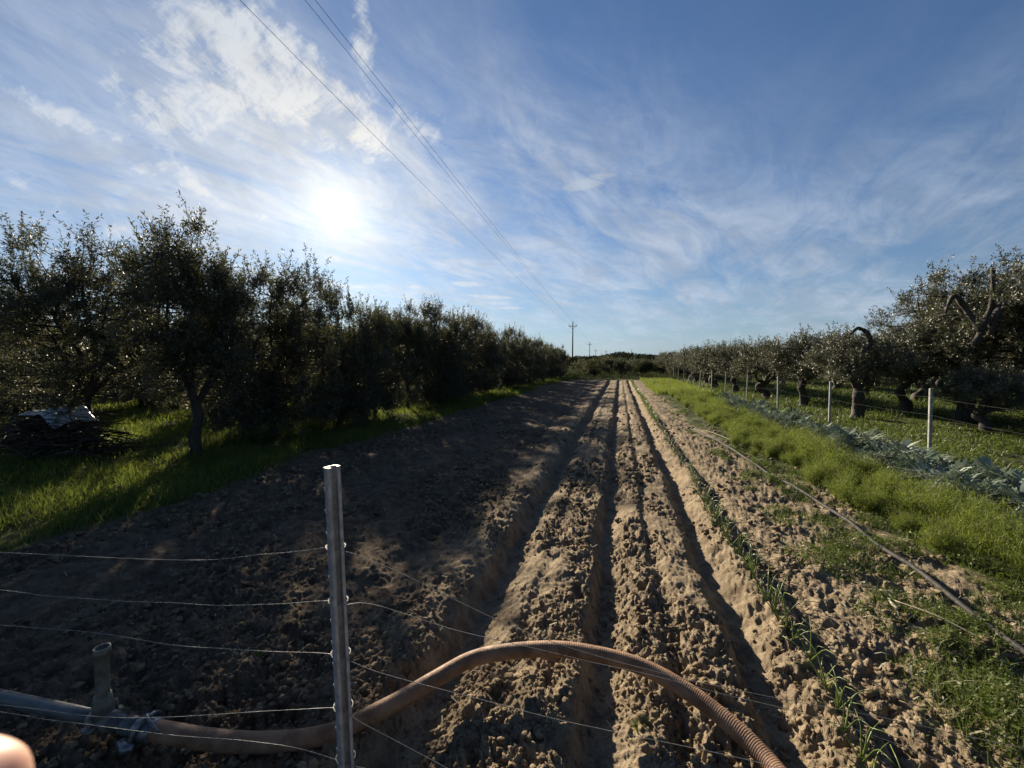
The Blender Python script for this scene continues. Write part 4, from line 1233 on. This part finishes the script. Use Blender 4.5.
# white plastic sheet over a brush heap in the left grove
def sheet():
    c = gp(58, 453); 
    root = empty('brush_heap', (c[0], c[1], hz(c[0], c[1])))
    rng = np.random.default_rng(81); bf = Buf()
    for k in range(900):
        a = rng.uniform(0, 3.14); x, y = rng.normal(0, .55), rng.normal(0, .25); z = rng.random() * .70 * math.exp(-(x * x) / 1.3)
        d = np.array([math.cos(a), math.sin(a) * .6, rng.normal(0, .15)]) * rng.uniform(.15, .5)
        V, Q, T = tube_geo([np.array([x, y, z]) - d, np.array([x, y, z + .02]), np.array([x, y, z]) + d], [.012, .01, .004], 4); bf.add(V, Q, T)
    bf.build('branches', M_BRUSH, root)
    tag(root, 'dark heap of cut brushwood under the left trees', 'brush heap')
    n, m = 40, 18
    u, v = np.meshgrid(np.linspace(-.62, .55, n), np.linspace(-.28, .3, m))
    z = .74 - .18 * np.exp(-((u - .5) / .2) ** 2) - .25 * np.maximum(0, -v - .12) * 2.2 + .05 * fbm(u * 6 + 4, v * 7 + 3, 3, 500) + .07 * np.exp(-((u - .15) / .14) ** 2) - .12 * (u < -.5)
    V = np.stack([u + .04 * fbm(v * 8 + 3, u * 4, 2, 5), v, z], -1).reshape(-1, 3) + np.array([c[0], c[1], hz(c[0], c[1])])
    i = np.arange(m - 1)[:, None] * n; j = np.arange(n - 1)[None]
    Q = np.stack([i + j, i + j + 1, i + n + j + 1, i + n + j], -1).reshape(-1, 4)
    o = mesh_obj('plastic_sheet', V, [Q], M_SHEET, smooth=True)
    md = o.modifiers.new('t', 'SOLIDIFY'); md.thickness = .004
    tag(o, 'crumpled white plastic sheet draped over brushwood under the left trees', 'sheet')
sheet()

# ------------------------------------------------------------------ the photographer's hand; only one fingertip reaches into view
def hand():
    m, q, p, o = new_mat('skin')
    n = q.noise(objco(q), 60, 4)
    q.link(q.mix(n, (.62, .36, .26, 1), (.72, .45, .34, 1)), p.inputs['Base Color'])
    p.inputs['Roughness'].default_value = .5; p.inputs['Subsurface Weight'].default_value = .4
    p.inputs['Subsurface Radius'].default_value = (.012, .005, .003); p.inputs['Subsurface Scale'].default_value = .6
    # camera frame coordinates (right, up, towards viewer), metres
    bf = Buf()
    def limb(path, rr, n=20):
        p = spline(np.array(path, dtype=float), .003); t = np.linspace(0, 1, len(p))
        r_ = np.interp(t, np.linspace(0, 1, len(rr)), rr)
        # rounded end
        L = np.concatenate([[0], np.cumsum(np.linalg.norm(np.diff(p, axis=0), axis=1))]); e = L[-1] - L
        r_ = r_ * np.sqrt(np.clip(1 - (1 - np.clip(e / rr[-1], 0, 1)) ** 2, .02, 1))
        bf.add(*tube_geo(p, r_, n))
    limb([(-.20, -.36, .13), (-.18, -.29, .10), (-.165, -.215, .075), (-.155, -.175, .055), (-.150, -.150, .045)], [.040, .036, .026, .030, .030])
    for x in (-.012, 0, .012): limb([(-.160 + x * 1.3, -.190, .060), (-.155 + x * 1.9, -.150, .035), (-.152 + x * 2.3, -.118, .010)], [.017, .016, .0125])
    limb([(-.148, -.150, .035), (-.133, -.113, .004), (-.116, -.092, -.026), (-.093, -.0705, -.050), (-.0775, -.0585, -.0640)], [.0125, .0115, .0105, .0098, .0090])
    limb([(-.150, -.150, .035), (-.150, -.112, .000), (-.152, -.080, -.030), (-.152, -.055, -.035), (-.148, -.036, -.030)], [.0130, .0120, .0105, .0092, .0078])
    limb([(-.160, -.150, .038), (-.167, -.115, .006), (-.178, -.084, -.016), (-.182, -.060, -.020), (-.180, -.044, -.014)], [.0125, .0115, .0098, .0086, .0072])
    limb([(-.170, -.155, .045), (-.182, -.125, .018), (-.198, -.102, .004), (-.202, -.084, .000), (-.201, -.070, .004)], [.0110, .0100, .0085, .0076, .0064])
    limb([(-.150, -.185, .055), (-.132, -.165, .045), (-.106, -.148, .040), (-.090, -.128, .034), (-.082, -.112, .030)], [.0180, .0150, .0120, .0108, .0088])
    b = Vector((-.150, -.150, .045))
    V = np.concatenate(bf.V); V = np.array([tuple(CM @ (Vector(v) - b)) for v in V]); bf.V = [V]; bf.A = [np.full(len(V), .5)]
    ob = bf.build('person', m, smooth=True)
    ob.location = CM @ b + Vector((0, 0, EYE))
    rm = ob.modifiers.new('skin', 'REMESH'); rm.mode = 'VOXEL'; rm.voxel_size = .0014; rm.use_smooth_shade = True
    sm = ob.modifiers.new('smooth', 'SMOOTH'); sm.iterations = 6; sm.factor = .5
    tag(ob, 'bare fingertip of the person taking the picture, at the lower left corner', 'person')
hand()
